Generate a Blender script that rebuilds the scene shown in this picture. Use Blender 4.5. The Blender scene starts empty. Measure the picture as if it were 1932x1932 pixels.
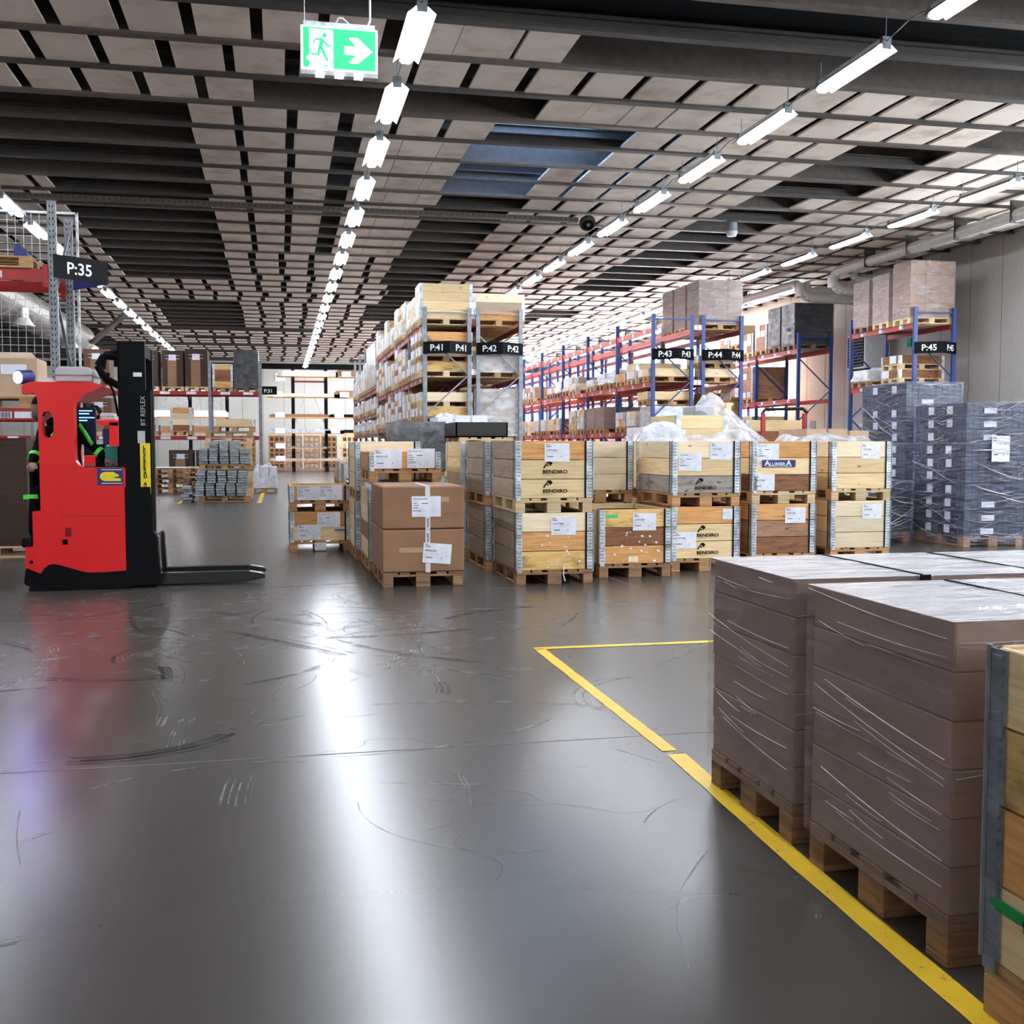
import bpy, bmesh, math, random
from mathutils import Vector, Matrix, noise
R = random.Random(7)
PI = math.pi
sc = bpy.context.scene
COL = sc.collection

# ------------------------------------------------------------------ camera, light, exposure
cam = bpy.data.objects.new('camera', bpy.data.cameras.new('camera'))
COL.objects.link(cam)
cam.location = (0, 0, 1.41)
cam.rotation_euler = (PI/2 - math.atan(126/2050), 0, -math.atan(438/2050))
cam.data.sensor_width = 36
cam.data.lens = 2050/1932*36
cam.data.clip_end = 300
sc.camera = cam
vs = sc.view_settings
vs.view_transform = 'Standard'; vs.look = 'None'; vs.gamma = 1; vs.use_curve_mapping = False
vs.exposure = 1.55
sc.cycles.sample_clamp_indirect = 4.0; sc.cycles.blur_glossy = 1.0
LAMP = 27.0          # ceiling lamp tubes
WINDOW = 20.0         # overcast daylight behind the frosted panes
w = bpy.data.worlds.new('world'); sc.world = w; w.use_nodes = True
w.node_tree.nodes['Background'].inputs[0].default_value = (.8, .9, 1, 1)
w.node_tree.nodes['Background'].inputs[1].default_value = 1.0

# ------------------------------------------------------------------ materials
M = {}
def nm(name):
    m = bpy.data.materials.new(name); m.use_nodes = True
    nt = m.node_tree
    return m, nt, nt.nodes['Principled BSDF']
def N(nt, t, **k):
    n = nt.nodes.new(t)
    for a, b in k.items(): setattr(n, a, b)
    return n
def L(nt, a, b): nt.links.new(a, b)
def ramp(nt, stops):
    r = N(nt, 'ShaderNodeValToRGB'); e = r.color_ramp.elements
    while len(e) < len(stops): e.new(.5)
    for i, (p, c) in enumerate(stops):
        e[i].position = p; e[i].color = (*c, 1) if len(c) == 3 else c
    return r
def coords(nt, scale, rnd=True, src='Object'):
    tc = N(nt, 'ShaderNodeTexCoord'); mp = N(nt, 'ShaderNodeMapping')
    mp.inputs['Scale'].default_value = scale
    if rnd:
        oi = N(nt, 'ShaderNodeObjectInfo'); mu = N(nt, 'ShaderNodeVectorMath', operation='MULTIPLY_ADD')
        cx = N(nt, 'ShaderNodeCombineXYZ')
        for i in range(3): L(nt, oi.outputs['Random'], cx.inputs[i])
        mu.inputs[1].default_value = (37, 53, 71)
        L(nt, cx.outputs[0], mu.inputs[0]); L(nt, tc.outputs[src], mu.inputs[2])
        L(nt, mu.outputs[0], mp.inputs[0])
    else: L(nt, tc.outputs[src], mp.inputs[0])
    return mp.outputs[0]
def tex(nt, vec, scale, detail=3, rough=.5):
    t = N(nt, 'ShaderNodeTexNoise'); t.inputs['Scale'].default_value = scale
    t.inputs['Detail'].default_value = detail; t.inputs['Roughness'].default_value = rough
    L(nt, vec, t.inputs['Vector']); return t
def mixc(nt, f, a, b, blend='MIX'):
    m = N(nt, 'ShaderNodeMix', data_type='RGBA', blend_type=blend)
    for s, v in ((0, f), (6, a), (7, b)):
        if isinstance(v, (int, float)): m.inputs[s].default_value = v
        elif isinstance(v, tuple): m.inputs[s].default_value = (*v, 1)
        else: L(nt, v, m.inputs[s])
    return m.outputs[2]
def bump(nt, h, b, s=.3, d=.01):
    n = N(nt, 'ShaderNodeBump'); n.inputs['Strength'].default_value = s; n.inputs['Distance'].default_value = d
    L(nt, h, n.inputs['Height']); L(nt, n.outputs[0], b.inputs['Normal'])
def plain(name, c, rough=.5, metal=0, var=0, emit=0, ec=None, coat=0):
    m, nt, b = nm(name)
    b.inputs['Base Color'].default_value = (*c, 1); b.inputs['Roughness'].default_value = rough
    b.inputs['Metallic'].default_value = metal
    b.inputs['Coat Weight'].default_value = coat
    if emit:
        b.inputs['Emission Color'].default_value = (*(ec or c), 1); b.inputs['Emission Strength'].default_value = emit
    v = coords(nt, (1, 1, 1)); t = tex(nt, v, 9, 4)
    f = .12 + var
    if name in ('black', 'jacket', 'slot_black', 'roof_black'): b.inputs['Specular IOR Level'].default_value = .12
    rp = ramp(nt, [(.3, tuple(x*(1-f) for x in c)), (.7, tuple(min(1, x*(1+f*.6)) for x in c))])
    L(nt, t.outputs[0], rp.inputs[0]); L(nt, rp.outputs[0], b.inputs['Base Color'])
    M[name] = m; return m
def wood(name, c1, c2, rough=.62, stain=0.0, knots=True, axis='h'):
    m, nt, b = nm(name)
    v = coords(nt, (1.3, 1.3, 24) if axis == 'h' else (24, 24, 1.3))
    t = tex(nt, v, 2.2, 5, .6)
    rp = ramp(nt, [(.32, c2), (.62, c1)]); L(nt, t.outputs[0], rp.inputs[0])
    col = rp.outputs[0]
    if knots:
        v2 = coords(nt, (3.0, 3.0, 7.0))
        vo = N(nt, 'ShaderNodeTexVoronoi'); vo.inputs['Scale'].default_value = 1.0; L(nt, v2, vo.inputs['Vector'])
        r2 = ramp(nt, [(.05, (1, 1, 1)), (.11, (0, 0, 0))]); L(nt, vo.outputs['Distance'], r2.inputs[0])
        col = mixc(nt, r2.outputs[0], col, tuple(x*.30 for x in c2))
    if stain:
        v3 = coords(nt, (2, 2, 5)); t3 = tex(nt, v3, 2.2, 4, .6)
        r3 = ramp(nt, [(.5, (0, 0, 0)), (.68, (stain, stain, stain))]); L(nt, t3.outputs[0], r3.inputs[0])
        col = mixc(nt, r3.outputs[0], col, tuple(x*.22 for x in c2))
    oi = N(nt, 'ShaderNodeObjectInfo'); mr = N(nt, 'ShaderNodeMapRange')
    mr.inputs[3].default_value = .82; mr.inputs[4].default_value = 1.12
    L(nt, oi.outputs['Random'], mr.inputs[0])
    hs = N(nt, 'ShaderNodeHueSaturation'); L(nt, mr.outputs[0], hs.inputs['Value']); L(nt, col, hs.inputs['Color'])
    L(nt, hs.outputs[0], b.inputs['Base Color']); b.inputs['Roughness'].default_value = rough
    bump(nt, t.outputs[0], b, .25, .004)
    M[name] = m; return m
wood('pine', (.86, .66, .38), (.70, .48, .23))
wood('pine_pale', (.90, .76, .54), (.78, .60, .37))
wood('pine_orange', (.78, .42, .15), (.58, .25, .07), stain=.2)
wood('pine_yellow', (.82, .55, .20), (.66, .38, .11), stain=.7)
wood('wood_brown', (.32, .13, .045), (.17, .06, .02), stain=.5)
wood('wood_rosy', (.46, .25, .15), (.32, .16, .09), stain=.5)
wood('wood_grey', (.44, .39, .35), (.30, .26, .23), stain=.7)
wood('wood_taupe', (.50, .40, .29), (.38, .28, .19), stain=.2)
wood('pallet_wood', (.56, .32, .14), (.36, .18, .07), stain=.4)
wood('pallet_pale', (.72, .55, .33), (.55, .38, .19), stain=.2)
wood('pallet_brown', (.36, .20, .10), (.22, .11, .05), stain=.5)
wood('pallet_dark', (.26, .14, .07), (.13, .07, .035), stain=.5)
def card(name, c, fine=0):
    m, nt, b = nm(name)
    v = coords(nt, (1, 1, 1)); t = tex(nt, v, 3.0, 4)
    rp = ramp(nt, [(.3, tuple(x*.86 for x in c)), (.7, tuple(x*1.08 for x in c))]); L(nt, t.outputs[0], rp.inputs[0])
    col = rp.outputs[0]
    oi = N(nt, 'ShaderNodeObjectInfo'); mr = N(nt, 'ShaderNodeMapRange'); mr.inputs[3].default_value = .88; mr.inputs[4].default_value = 1.08
    L(nt, oi.outputs['Random'], mr.inputs[0])
    hs = N(nt, 'ShaderNodeHueSaturation'); L(nt, mr.outputs[0], hs.inputs['Value']); L(nt, col, hs.inputs['Color'])
    L(nt, hs.outputs[0], b.inputs['Base Color']); b.inputs['Roughness'].default_value = .68
    if fine:
        wv = N(nt, 'ShaderNodeTexWave', bands_direction='Z'); wv.inputs['Scale'].default_value = fine; wv.inputs['Distortion'].default_value = .6
        L(nt, coords(nt, (1, 1, 1)), wv.inputs['Vector']); bump(nt, wv.outputs[0], b, .6, .01)
    M[name] = m
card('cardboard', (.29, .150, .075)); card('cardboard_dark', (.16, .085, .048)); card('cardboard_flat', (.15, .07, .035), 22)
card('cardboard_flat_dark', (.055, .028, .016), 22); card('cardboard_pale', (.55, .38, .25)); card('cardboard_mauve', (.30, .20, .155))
plain('paper', (.80, .82, .90), .6); plain('ink', (.03, .05, .10), .6); plain('ink_soft', (.35, .38, .46), .6); plain('white_tape', (.72, .72, .72), .35)
plain('clear_tape', (.46, .31, .22), .2)
plain('zinc', (.60, .65, .70), .36, .6, .35); plain('zinc_dark', (.24, .27, .30), .5, .5, .3)
plain('post_zinc', (.24, .26, .28), .42, .55, .2); plain('post_blue', (.005, .036, .19), .45); plain('beam_red', (.34, .012, .010), .42, 0, .1)
plain('beam_orange', (.55, .045, .012), .42); plain('slot_black', (.008, .009, .01), .7); plain('black', (.003, .0035, .0045), .6)
plain('black_gloss', (.004, .005, .006), .3); plain('white_metal', (.72, .73, .74), .4); plain('pipe_white', (.58, .57, .55), .35)
plain('duct_metal', (.26, .24, .215), .45, .6); plain('truck_red', (.70, .001, .004), .4, 0, -.08, coat=.05)
plain('truck_orange', (.85, .05, .02), .35); plain('grey_plastic', (.50, .50, .52), .45); plain('hivis', (.10, .85, .08), .5, emit=.04)  # hi-vis green has a faint glow added, though it is only cloth
plain('jacket', (.004, .0045, .006), .85); plain('skin', (.42, .26, .19), .5); plain('hair', (.12, .10, .09), .8)
plain('yellow_sticker', (.85, .68, .02), .45); plain('navy', (.012, .02, .14), .45); plain('blue_tag', (.05, .30, .62), .5)
plain('yellow_tag', (.80, .80, .08), .5); plain('green_tape', (.0, .28, .05), .5); plain('green_tag', (.03, .62, .22), .5); plain('blue_tape', (.02, .25, .60), .5)
plain('plank_grey', (.27, .31, .33), .6, 0, .25); plain('crate_plastic', (.018, .021, .027), .35); plain('teal', (.01, .25, .22), .5)
plain('wall_panel', (.42, .405, .385), .6, 0, -.06); plain('wall_back_paint', (.50, .49, .455), .6, 0, -.06); plain('seam', (.12, .12, .12), .8)
plain('joist_steel', (.105, .085, .072), .55, .15, .1); plain('joist_dark', (.05, .044, .040), .6, .1, .1); plain('roof_black', (.012, .013, .015), .8)
plain('led_white', (.9, .95, 1), .5, emit=8); plain('headlamp', (.55, .65, 1), .5, emit=60, ec=(.38, .30, 1)); plain('screen', (.25, .2, .9), .5, emit=.5)
plain('screen_text', (.3, .9, 1), .5, emit=.7); plain('sign_white', (.85, 1, .95), .5, emit=.42); plain('sign_green', (.0, .40, .13), .5, emit=.26, ec=(.03, .95, .30))
plain('sign_text', (.85, .87, .90), .5); plain('lamp_diffuser', (.9, .93, 1), .4, emit=LAMP, ec=(.86, .91, 1)); plain('lamp_white', (.85, .86, .88), .35)
plain('window_pane', (.9, .95, 1), .3, emit=WINDOW, ec=(.92, .96, 1.0)); plain('window_pane_side', (.9, .95, 1), .3, emit=8.0, ec=(.85, .93, 1.0)); plain('window_pane_front', (.9, .95, 1), .3, emit=1.3, ec=(1, .97, .93)); plain('skylight_pane', (.4, .6, .9), .4, emit=3.0, ec=(.30, .52, .95)); plain('window_frame_paint', (.35, .36, .38), .5)
plain('film_fold', (.62, .58, .62), .14); plain('rust_red', (.25, .02, .02), .5)  # fold strips are pale to paint in the wrap's streak highlights
def ceilpanel():
    m, nt, b = nm('ceiling_panel')
    v = coords(nt, (1, 1, 1)); t = tex(nt, v, 1.6, 5, .6)
    rp = ramp(nt, [(.28, (.56, .46, .38)), (.5, (.86, .75, .66)), (.8, (.88, .79, .71))]); L(nt, t.outputs[0], rp.inputs[0])
    oi = N(nt, 'ShaderNodeObjectInfo'); mr = N(nt, 'ShaderNodeMapRange'); mr.inputs[3].default_value = .9; mr.inputs[4].default_value = 1.05
    L(nt, oi.outputs['Random'], mr.inputs[0])
    hs = N(nt, 'ShaderNodeHueSaturation'); L(nt, mr.outputs[0], hs.inputs['Value']); L(nt, rp.outputs[0], hs.inputs['Color'])
    L(nt, hs.outputs[0], b.inputs['Base Color']); b.inputs['Roughness'].default_value = .7
    M['ceiling_panel'] = m
ceilpanel()
def floormat():
    m, nt, b = nm('floor_concrete')
    v = coords(nt, (1, 1, 1), False)
    a = tex(nt, v, .35, 3, .5); c = tex(nt, v, 45, 2, .6); st = N(nt, 'ShaderNodeMapping'); st.inputs['Scale'].default_value = (.7, 3, 1)
    L(nt, v, st.inputs[0]); d = tex(nt, st.outputs[0], 1.1, 3, .55)
    r1 = ramp(nt, [(.3, (.068, .060, .053)), (.7, (.072, .064, .057))]); L(nt, a.outputs[0], r1.inputs[0])
    r2 = ramp(nt, [(.3, (.99, .99, .99)), (.72, (1.01, 1.01, 1.01))]); L(nt, c.outputs[0], r2.inputs[0])
    col = mixc(nt, .55, r1.outputs[0], r2.outputs[0], 'MULTIPLY')
    r3 = ramp(nt, [(.3, (1, 1, 1)), (.7, (1, 1, 1))]); L(nt, d.outputs[0], r3.inputs[0])
    col = mixc(nt, .45, col, r3.outputs[0], 'MULTIPLY')
    L(nt, col, b.inputs['Base Color'])
    rr = N(nt, 'ShaderNodeMapRange'); rr.inputs[3].default_value = .262; rr.inputs[4].default_value = .262
    mx = mixc(nt, .35, a.outputs[0], d.outputs[0]); L(nt, mx, rr.inputs[0]); rr.inputs[1].default_value = .35; rr.inputs[2].default_value = .65
    L(nt, rr.outputs[0], b.inputs['Roughness']); b.inputs['Specular IOR Level'].default_value = .75
    M['floor_concrete'] = m
floormat()
def yellowmat():
    m, nt, b = nm('yellow_tape')
    v = coords(nt, (1, 1, 1), False); t = tex(nt, v, 11, 5, .65); rp = ramp(nt, [(.30, (.10, .09, .07)), (.36, (.80, .50, .02)), (.7, (.90, .60, .03))])
    L(nt, t.outputs[0], rp.inputs[0]); L(nt, rp.outputs[0], b.inputs['Base Color']); b.inputs['Roughness'].default_value = .42
    M['yellow_tape'] = m
yellowmat()
def film(name, tint, amount, lo=.12, hi=.7, scale=(1, 1, 5), bs=.6):
    m, nt, b = nm(name)
    out = nt.nodes['Material Output']
    b.inputs['Base Color'].default_value = (*tint, 1); b.inputs['Roughness'].default_value = .11
    b.inputs['Specular IOR Level'].default_value = .9
    v = coords(nt, scale); t = tex(nt, v, 3.2, 6, .62); t.inputs['Distortion'].default_value = .8
    rp = ramp(nt, [(.40, (lo, lo, lo)), (.72, (hi, hi, hi))]); L(nt, t.outputs[0], rp.inputs[0])
    tr = N(nt, 'ShaderNodeBsdfTransparent'); mx = N(nt, 'ShaderNodeMixShader')
    L(nt, rp.outputs[0], mx.inputs[0]); L(nt, tr.outputs[0], mx.inputs[1]); L(nt, b.outputs[0], mx.inputs[2]); L(nt, mx.outputs[0], out.inputs[0])
    bump(nt, t.outputs[0], b, bs, .05)
    M[name] = m
def scuffmat(name, c, f, rough):
    m, nt, b = nm(name); b.inputs['Base Color'].default_value = (*c, 1); b.inputs['Roughness'].default_value = rough
    t = tex(nt, coords(nt, (1, 1, 1), False), 6, 4); rp = ramp(nt, [(.38, (0, 0, 0)), (.62, (f, f, f))]); L(nt, t.outputs[0], rp.inputs[0])
    tr = N(nt, 'ShaderNodeBsdfTransparent'); mx = N(nt, 'ShaderNodeMixShader'); L(nt, rp.outputs[0], mx.inputs[0]); L(nt, tr.outputs[0], mx.inputs[1]); L(nt, b.outputs[0], mx.inputs[2])
    L(nt, mx.outputs[0], nt.nodes['Material Output'].inputs[0]); M[name] = m
scuffmat('scuff_light', (.24, .225, .21), .75, .42); scuffmat('scuff_dark', (.02, .019, .018), .6, .35)
film('film_clear', (.46, .38, .40), .3, .10, .42, (1.0, 1.0, 5), .5); film('film_white', (.72, .74, .78), .6, .35, .95, (1, 1, 2), .35)
film('film_blue_glints', (.46, .54, .84), .5, .05, .52, (1.4, 1.4, 12), .9); film('film_white_glints', (.80, .78, .82), .5, .10, .48, (1.4, 1.4, 4), .8); film('film_smoke', (.06, .065, .07), .5, .55, .95, (1.2, 1.2, 2), .5)  # blue and shiny films: reflected daylight and highlights are put into their colour
film('film_top_glare', (.95, .92, .94), .6, .75, .95, (1.4, 3.5, 2), .5)  # whiter, denser film for load tops: lamp glare put into the colour

# ------------------------------------------------------------------ mesh helpers
class MB:
    def __init__(s): s.v = []; s.f = []; s.m = []
    def quad(s, a, b, c, d, mi=0):
        i = len(s.v); s.v += [a, b, c, d]; s.f.append((i, i+1, i+2, i+3)); s.m.append(mi); return s
    def poly(s, pts, mi=0):
        i = len(s.v); s.v += pts; s.f.append(tuple(range(i, i+len(pts)))); s.m.append(mi); return s
    def box(s, x0, x1, y0, y1, z0, z1, mi=0):
        i = len(s.v)
        s.v += [(x0, y0, z0), (x1, y0, z0), (x1, y1, z0), (x0, y1, z0), (x0, y0, z1), (x1, y0, z1), (x1, y1, z1), (x0, y1, z1)]
        for f in ((0, 3, 2, 1), (4, 5, 6, 7), (0, 1, 5, 4), (1, 2, 6, 5), (2, 3, 7, 6), (3, 0, 4, 7)):
            s.f.append(tuple(i+k for k in f)); s.m.append(mi)
        return s
    def tube(s, p, q, r, n=8, mi=0, r2=None, cap=True):
        p = Vector(p); q = Vector(q); d = (q-p).normalized(); r2 = r if r2 is None else r2
        a = d.orthogonal().normalized(); b = d.cross(a); i = len(s.v)
        for k in range(n):
            t = 2*PI*k/n; o = a*math.cos(t)+b*math.sin(t)
            s.v += [tuple(p+o*r), tuple(q+o*r2)]
        for k in range(n):
            j = (k+1) % n; s.f.append((i+2*k, i+2*j, i+2*j+1, i+2*k+1)); s.m.append(mi)
        if cap:
            s.f.append(tuple(i+2*k for k in reversed(range(n)))); s.m.append(mi)
            s.f.append(tuple(i+2*k+1 for k in range(n))); s.m.append(mi)
        return s
    def path(s, pts, r, n=8, mi=0):
        for a, b in zip(pts, pts[1:]): s.tube(a, b, r, n, mi)
        return s
    def beam(s, p, q, w, h, mi=0):
        """rectangular bar from p to q (w across, h the other way)"""
        p = Vector(p); q = Vector(q); d = (q-p).normalized()
        up = Vector((0, 0, 1)) if abs(d.z) < .95 else Vector((0, 1, 0))
        a = d.cross(up).normalized()*w/2; b = a.cross(d).normalized()*h/2; i = len(s.v)
        for c in (p, q): s.v += [tuple(c-a-b), tuple(c+a-b), tuple(c+a+b), tuple(c-a+b)]
        for f in ((0, 1, 2, 3), (7, 6, 5, 4), (0, 4, 5, 1), (1, 5, 6, 2), (2, 6, 7, 3), (3, 7, 4, 0)):
            s.f.append(tuple(i+k for k in f)); s.m.append(mi)
        return s
    def prism(s, pts, y0, y1, mi=0):
        """outline in XZ extruded along Y"""
        n = len(pts); i = len(s.v)
        s.v += [(x, y0, z) for x, z in pts]+[(x, y1, z) for x, z in pts]
        s.f.append(tuple(range(i, i+n))); s.m.append(mi)
        s.f.append(tuple(range(i+2*n-1, i+n-1, -1))); s.m.append(mi)
        for k in range(n):
            j = (k+1) % n; s.f.append((i+k, i+n+k, i+n+j, i+j)); s.m.append(mi)
        return s
    def mesh(s, name, mats, bevel=0, smooth=False):
        me = bpy.data.meshes.new(name); me.from_pydata([tuple(v) for v in s.v], [], s.f)
        mats = mats if isinstance(mats, (list, tuple)) else [mats]
        for m in mats: me.materials.append(M[m])
        me.polygons.foreach_set('material_index', s.m)
        bm = bmesh.new(); bm.from_mesh(me)
        bmesh.ops.recalc_face_normals(bm, faces=bm.faces)
        if bevel: bmesh.ops.bevel(bm, geom=bm.edges[:], offset=bevel, segments=1 if bevel < .02 else 3, affect='EDGES', profile=.5, clamp_overlap=True)
        bm.to_mesh(me); bm.free()
        if smooth: me.shade_smooth()
        return me
    def build(s, name, mats, parent=None, loc=(0, 0, 0), bevel=0, smooth=False):
        return put(name, s.mesh(name, mats, bevel, smooth), parent, loc)
def put(name, data, parent=None, loc=(0, 0, 0), rz=0):
    o = bpy.data.objects.new(name, data); COL.objects.link(o)
    o.location = loc; o.rotation_euler = (0, 0, rz)
    if parent is not None: o.parent = parent
    return o
def tag(o, label, cat, group=None):
    o['label'] = label; o['category'] = cat
    if group: o['group'] = group
    return o
def thing(name, label, cat, loc=(0, 0, 0), group=None, rz=0):
    return tag(put(name, None, None, loc, rz), label, cat, group)
def struct(o): o['kind'] = 'structure'; return o
def stuff(o): o['kind'] = 'stuff'; return o
CACHE = {}
def cached(key, fn):
    if key not in CACHE: CACHE[key] = fn()
    return CACHE[key]
def rep(root, loc, label=None, rz=None, group=None):
    """copy a thing with its parts and sub-parts"""
    r = root.copy(); COL.objects.link(r); r.location = loc
    if rz is not None: r.rotation_euler = (0, 0, rz)
    if label: r['label'] = label
    if group: r['group'] = group
    for c in list(root.children):
        d = c.copy(); COL.objects.link(d); d.parent = r
        for g in list(c.children):
            e = g.copy(); COL.objects.link(e); e.parent = d
    return r
def textmesh(s, size, mat='ink', bold=0.0, sx=1.0):
    def f():
        cu = bpy.data.curves.new('lettering', 'FONT'); cu.body = s; cu.size = size; cu.offset = bold*size; cu.extrude = .0006
        cu.align_x = 'LEFT'; cu.resolution_u = 3
        o = bpy.data.objects.new('t', cu); me = bpy.data.meshes.new_from_object(o); me.materials.clear(); me.materials.append(M[mat])
        for v in me.vertices: v.co = (v.co.x*sx, -v.co.z, v.co.y)        # now stands in the XZ plane and faces -Y
        bpy.data.objects.remove(o); return me
    return cached(('txt', s, size, mat, bold, sx), f)
ORD = ['first', 'second', 'third', 'fourth', 'fifth', 'sixth', 'seventh', 'eighth', 'ninth', 'tenth', 'eleventh', 'twelfth',
       'thirteenth', 'fourteenth', 'fifteenth', 'sixteenth', 'seventeenth', 'eighteenth', 'nineteenth', 'twentieth', 'twenty-first', 'twenty-second', 'twenty-third', 'twenty-fourth', 'twenty-fifth', 'twenty-sixth']

# ------------------------------------------------------------------ room shell
CZ = 6.27                         # underside of the joists
XL, XR, YF, YB = -22.0, 16.6, -9.0, 66.0
floor = MB().box(XL, XR, YF, YB, -.2, 0).build('floor', 'floor_concrete'); struct(floor)
for a, b, c, d in ((XL, XR, 9.15, 9.162), (3.44, 3.452, YF, YB), (XL, XR, 4.95, 4.96), (-3.3, -3.288, YF, YB), (XL, XR, 15.6, 15.612), (XL, XR, 22.0, 22.012)):
    MB().box(a, b, c, d, .0, .0006).build('joint', 'seam', floor)
def scuffs(n, seed, mat, wlo, whi):
    rr = random.Random(seed); mb = MB()
    for _ in range(n):
        cx, cy = rr.uniform(-3.2, 3.2), rr.uniform(3.2, 15)
        if rr.random() < .4: cx, cy = rr.uniform(-2.0, 1.0), rr.uniform(6.5, 10.5)
        rad = rr.choice((.6, .9, 1.4, 2.2, 4, 9)); a0 = rr.uniform(0, 2*PI); ln = rr.uniform(.3, 1.6)/rad; k = 14
        ox, oy = cx-rad*math.cos(a0+ln/2), cy-rad*math.sin(a0+ln/2)
        for j in range(rr.choice((1, 1, 2, 4, 6))):
            rj = rad+j*rr.uniform(.012, .03); w_ = rr.uniform(wlo, whi); u0 = rr.uniform(0, .2); u1 = rr.uniform(.75, 1)
            P = [(a0+ln*(u0+(u1-u0)*i/k)) for i in range(k+1)]
            for p, q in zip(P, P[1:]): mb.quad((ox+rj*math.cos(p), oy+rj*math.sin(p), .0012), (ox+rj*math.cos(q), oy+rj*math.sin(q), .0012), (ox+(rj+w_)*math.cos(q), oy+(rj+w_)*math.sin(q), .0012), (ox+(rj+w_)*math.cos(p), oy+(rj+w_)*math.sin(p), .0012))
    return mb
stuff(scuffs(230, 5, 'scuff_light', .002, .009).build('tyre_scuffs', 'scuff_light', floor)); stuff(scuffs(50, 8, 'scuff_dark', .004, .03).build('dark_scuffs', 'scuff_dark', floor))
cr = MB()
for sd in range(7):
    rr = random.Random(sd+40); x, y = rr.uniform(.1, 1.6), rr.uniform(2.6, 6.0); d = rr.uniform(0, 6)
    for _ in range(rr.randint(10, 26)):
        d += rr.uniform(-.7, .7); l_ = rr.uniform(.02, .07); nx_, ny_ = x+l_*math.cos(d), y+l_*math.sin(d); w_ = .0007
        cr.quad((x-w_*math.sin(d), y+w_*math.cos(d), .001), (nx_-w_*math.sin(d), ny_+w_*math.cos(d), .001), (nx_+w_*math.sin(d), ny_-w_*math.cos(d), .001), (x+w_*math.sin(d), y-w_*math.cos(d), .001)); x, y = nx_, ny_
stuff(cr.build('hairline_cracks', 'seam', floor))
def tapeline(pts, w):
    mb = MB()
    for (ax, ay), (bx, by) in zip(pts, pts[1:]):
        d = Vector((bx-ax, by-ay)).normalized(); n = Vector((-d.y, d.x))*w/2; k = max(1, int(math.dist((ax, ay), (bx, by))/.12)); prev = None
        for i in range(k+1):
            t = i/k; c = Vector((ax+(bx-ax)*t, ay+(by-ay)*t)); j = R.uniform(-.003, .003)
            cur = (c-n*(1+j*20), c+n*(1+j*20))
            if prev: mb.quad((*prev[0], .0022), (*cur[0], .0022), (*cur[1], .0022), (*prev[1], .0022))
            prev = cur
    return mb
tapeline([(1.745, 4.68), (1.745, 7.25)], .075).build('floor_marking', 'yellow_tape', floor)
tapeline([(1.66, 1.6), (1.70, 3.3), (1.755, 4.62)], .085).build('floor_marking', 'yellow_tape', floor)
tapeline([(1.71, 7.27), (3.6, 7.27)], .075).build('floor_marking', 'yellow_tape', floor)
tapeline([(-.50, 27.2), (-.50, 36.5)], .11).build('floor_marking', 'yellow_tape', floor)
tapeline([(-2.4, 27.3), (-2.4, 30.0)], .11).build('floor_marking', 'yellow_tape', floor)
tapeline([(11.5, 12.5), (11.5, 22)], .1).build('floor_marking', 'yellow_tape', floor)
tapeline([(10.9, 14.0), (14.5, 14.0)], .1).build('floor_marking', 'yellow_tape', floor)
roof = MB().box(XL, XR+.4, YF, YB+.4, CZ+.78, CZ+.95).build('ceiling', 'roof_black'); struct(roof)
# walls
wr = MB(); wy = [(-7, -1), (0, 6), (7, 13), (14, 20), (33.8, 39.6), (40.2, 46.0), (46.6, 52.4), (53.0, 58.8), (59.4, 65.2)]; WZ0, WZ1 = 1.9, 5.75
ys = YF
for a, b in wy:
    WZ0, WZ1 = (1.9, 5.75) if a > 30 else (3.17, 5.75)
    wr.box(XR, XR+.3, ys, a, 0, CZ+.9); wr.box(XR, XR+.3, a, b, 0, WZ0); wr.box(XR, XR+.3, a, b, WZ1, CZ+.9); ys = b
wr.box(XR, XR+.3, ys, YB+.3, 0, CZ+.9); wall_r = struct(wr.build('wall_right', 'wall_panel'))
for y in [22.75-1.2*k for k in range(-9, 2)]:
    MB().box(XR-.004, XR, y-.006, y+.006, 0, CZ+.7).build('seam', 'seam', wall_r)
for i, (a, b) in enumerate(wy):
    WZ0 = 1.9 if a > 30 else 3.17
    fr = MB(); fr.box(XR+.05, XR+.14, a, a+.08, WZ0, WZ1).box(XR+.05, XR+.14, b-.08, b, WZ0, WZ1).box(XR+.05, XR+.14, a, b, WZ0, WZ0+.08).box(XR+.05, XR+.14, a, b, WZ1-.08, WZ1)
    n = 5
    for k in range(1, n): y = a+(b-a)*k/n; fr.box(XR+.06, XR+.13, y-.03, y+.03, WZ0, WZ1)
    for z in ((WZ0+1.28, WZ0+2.56) if a > 30 else (WZ0+1.28,)): fr.box(XR+.06, XR+.13, a, b, z-.03, z+.03)
    wn = struct(fr.build('window_%d' % (i+1), 'window_frame_paint'))
    for k in range(n):
        for z in ((0, 1.28, 2.56) if a > 30 else (0, 1.28)):
            y = a+(b-a)*k/n; MB().box(XR+.09, XR+.10, y+.03, y+(b-a)/n-.03, WZ0+z+.03, min(WZ0+z+1.25, WZ1-.03)).build('pane', 'window_pane' if a > 30 else 'window_pane_side', wn)
wb = MB().box(XL, XR, YB, YB+.3, 0, CZ+.9).build('wall_back', 'wall_back_paint'); struct(wb)
for k in range(-16, 14): MB().box(k*1.2+.3-.008, k*1.2+.3+.008, YB-.004, YB, 0, CZ).build('seam', 'seam', wb)
struct(MB().box(XL, XR, YB-.1, YB-.003, CZ-.38, CZ-.05).build('trim_1', 'black'))
struct(MB().box(XL-.3, XL, YF, YB, 0, CZ+.9).build('wall_left', 'wall_back_paint'))
wf = MB(); fx = [(-12, -6), (-5, 1), (2, 8), (9, 15)]; xs = XL
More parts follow.
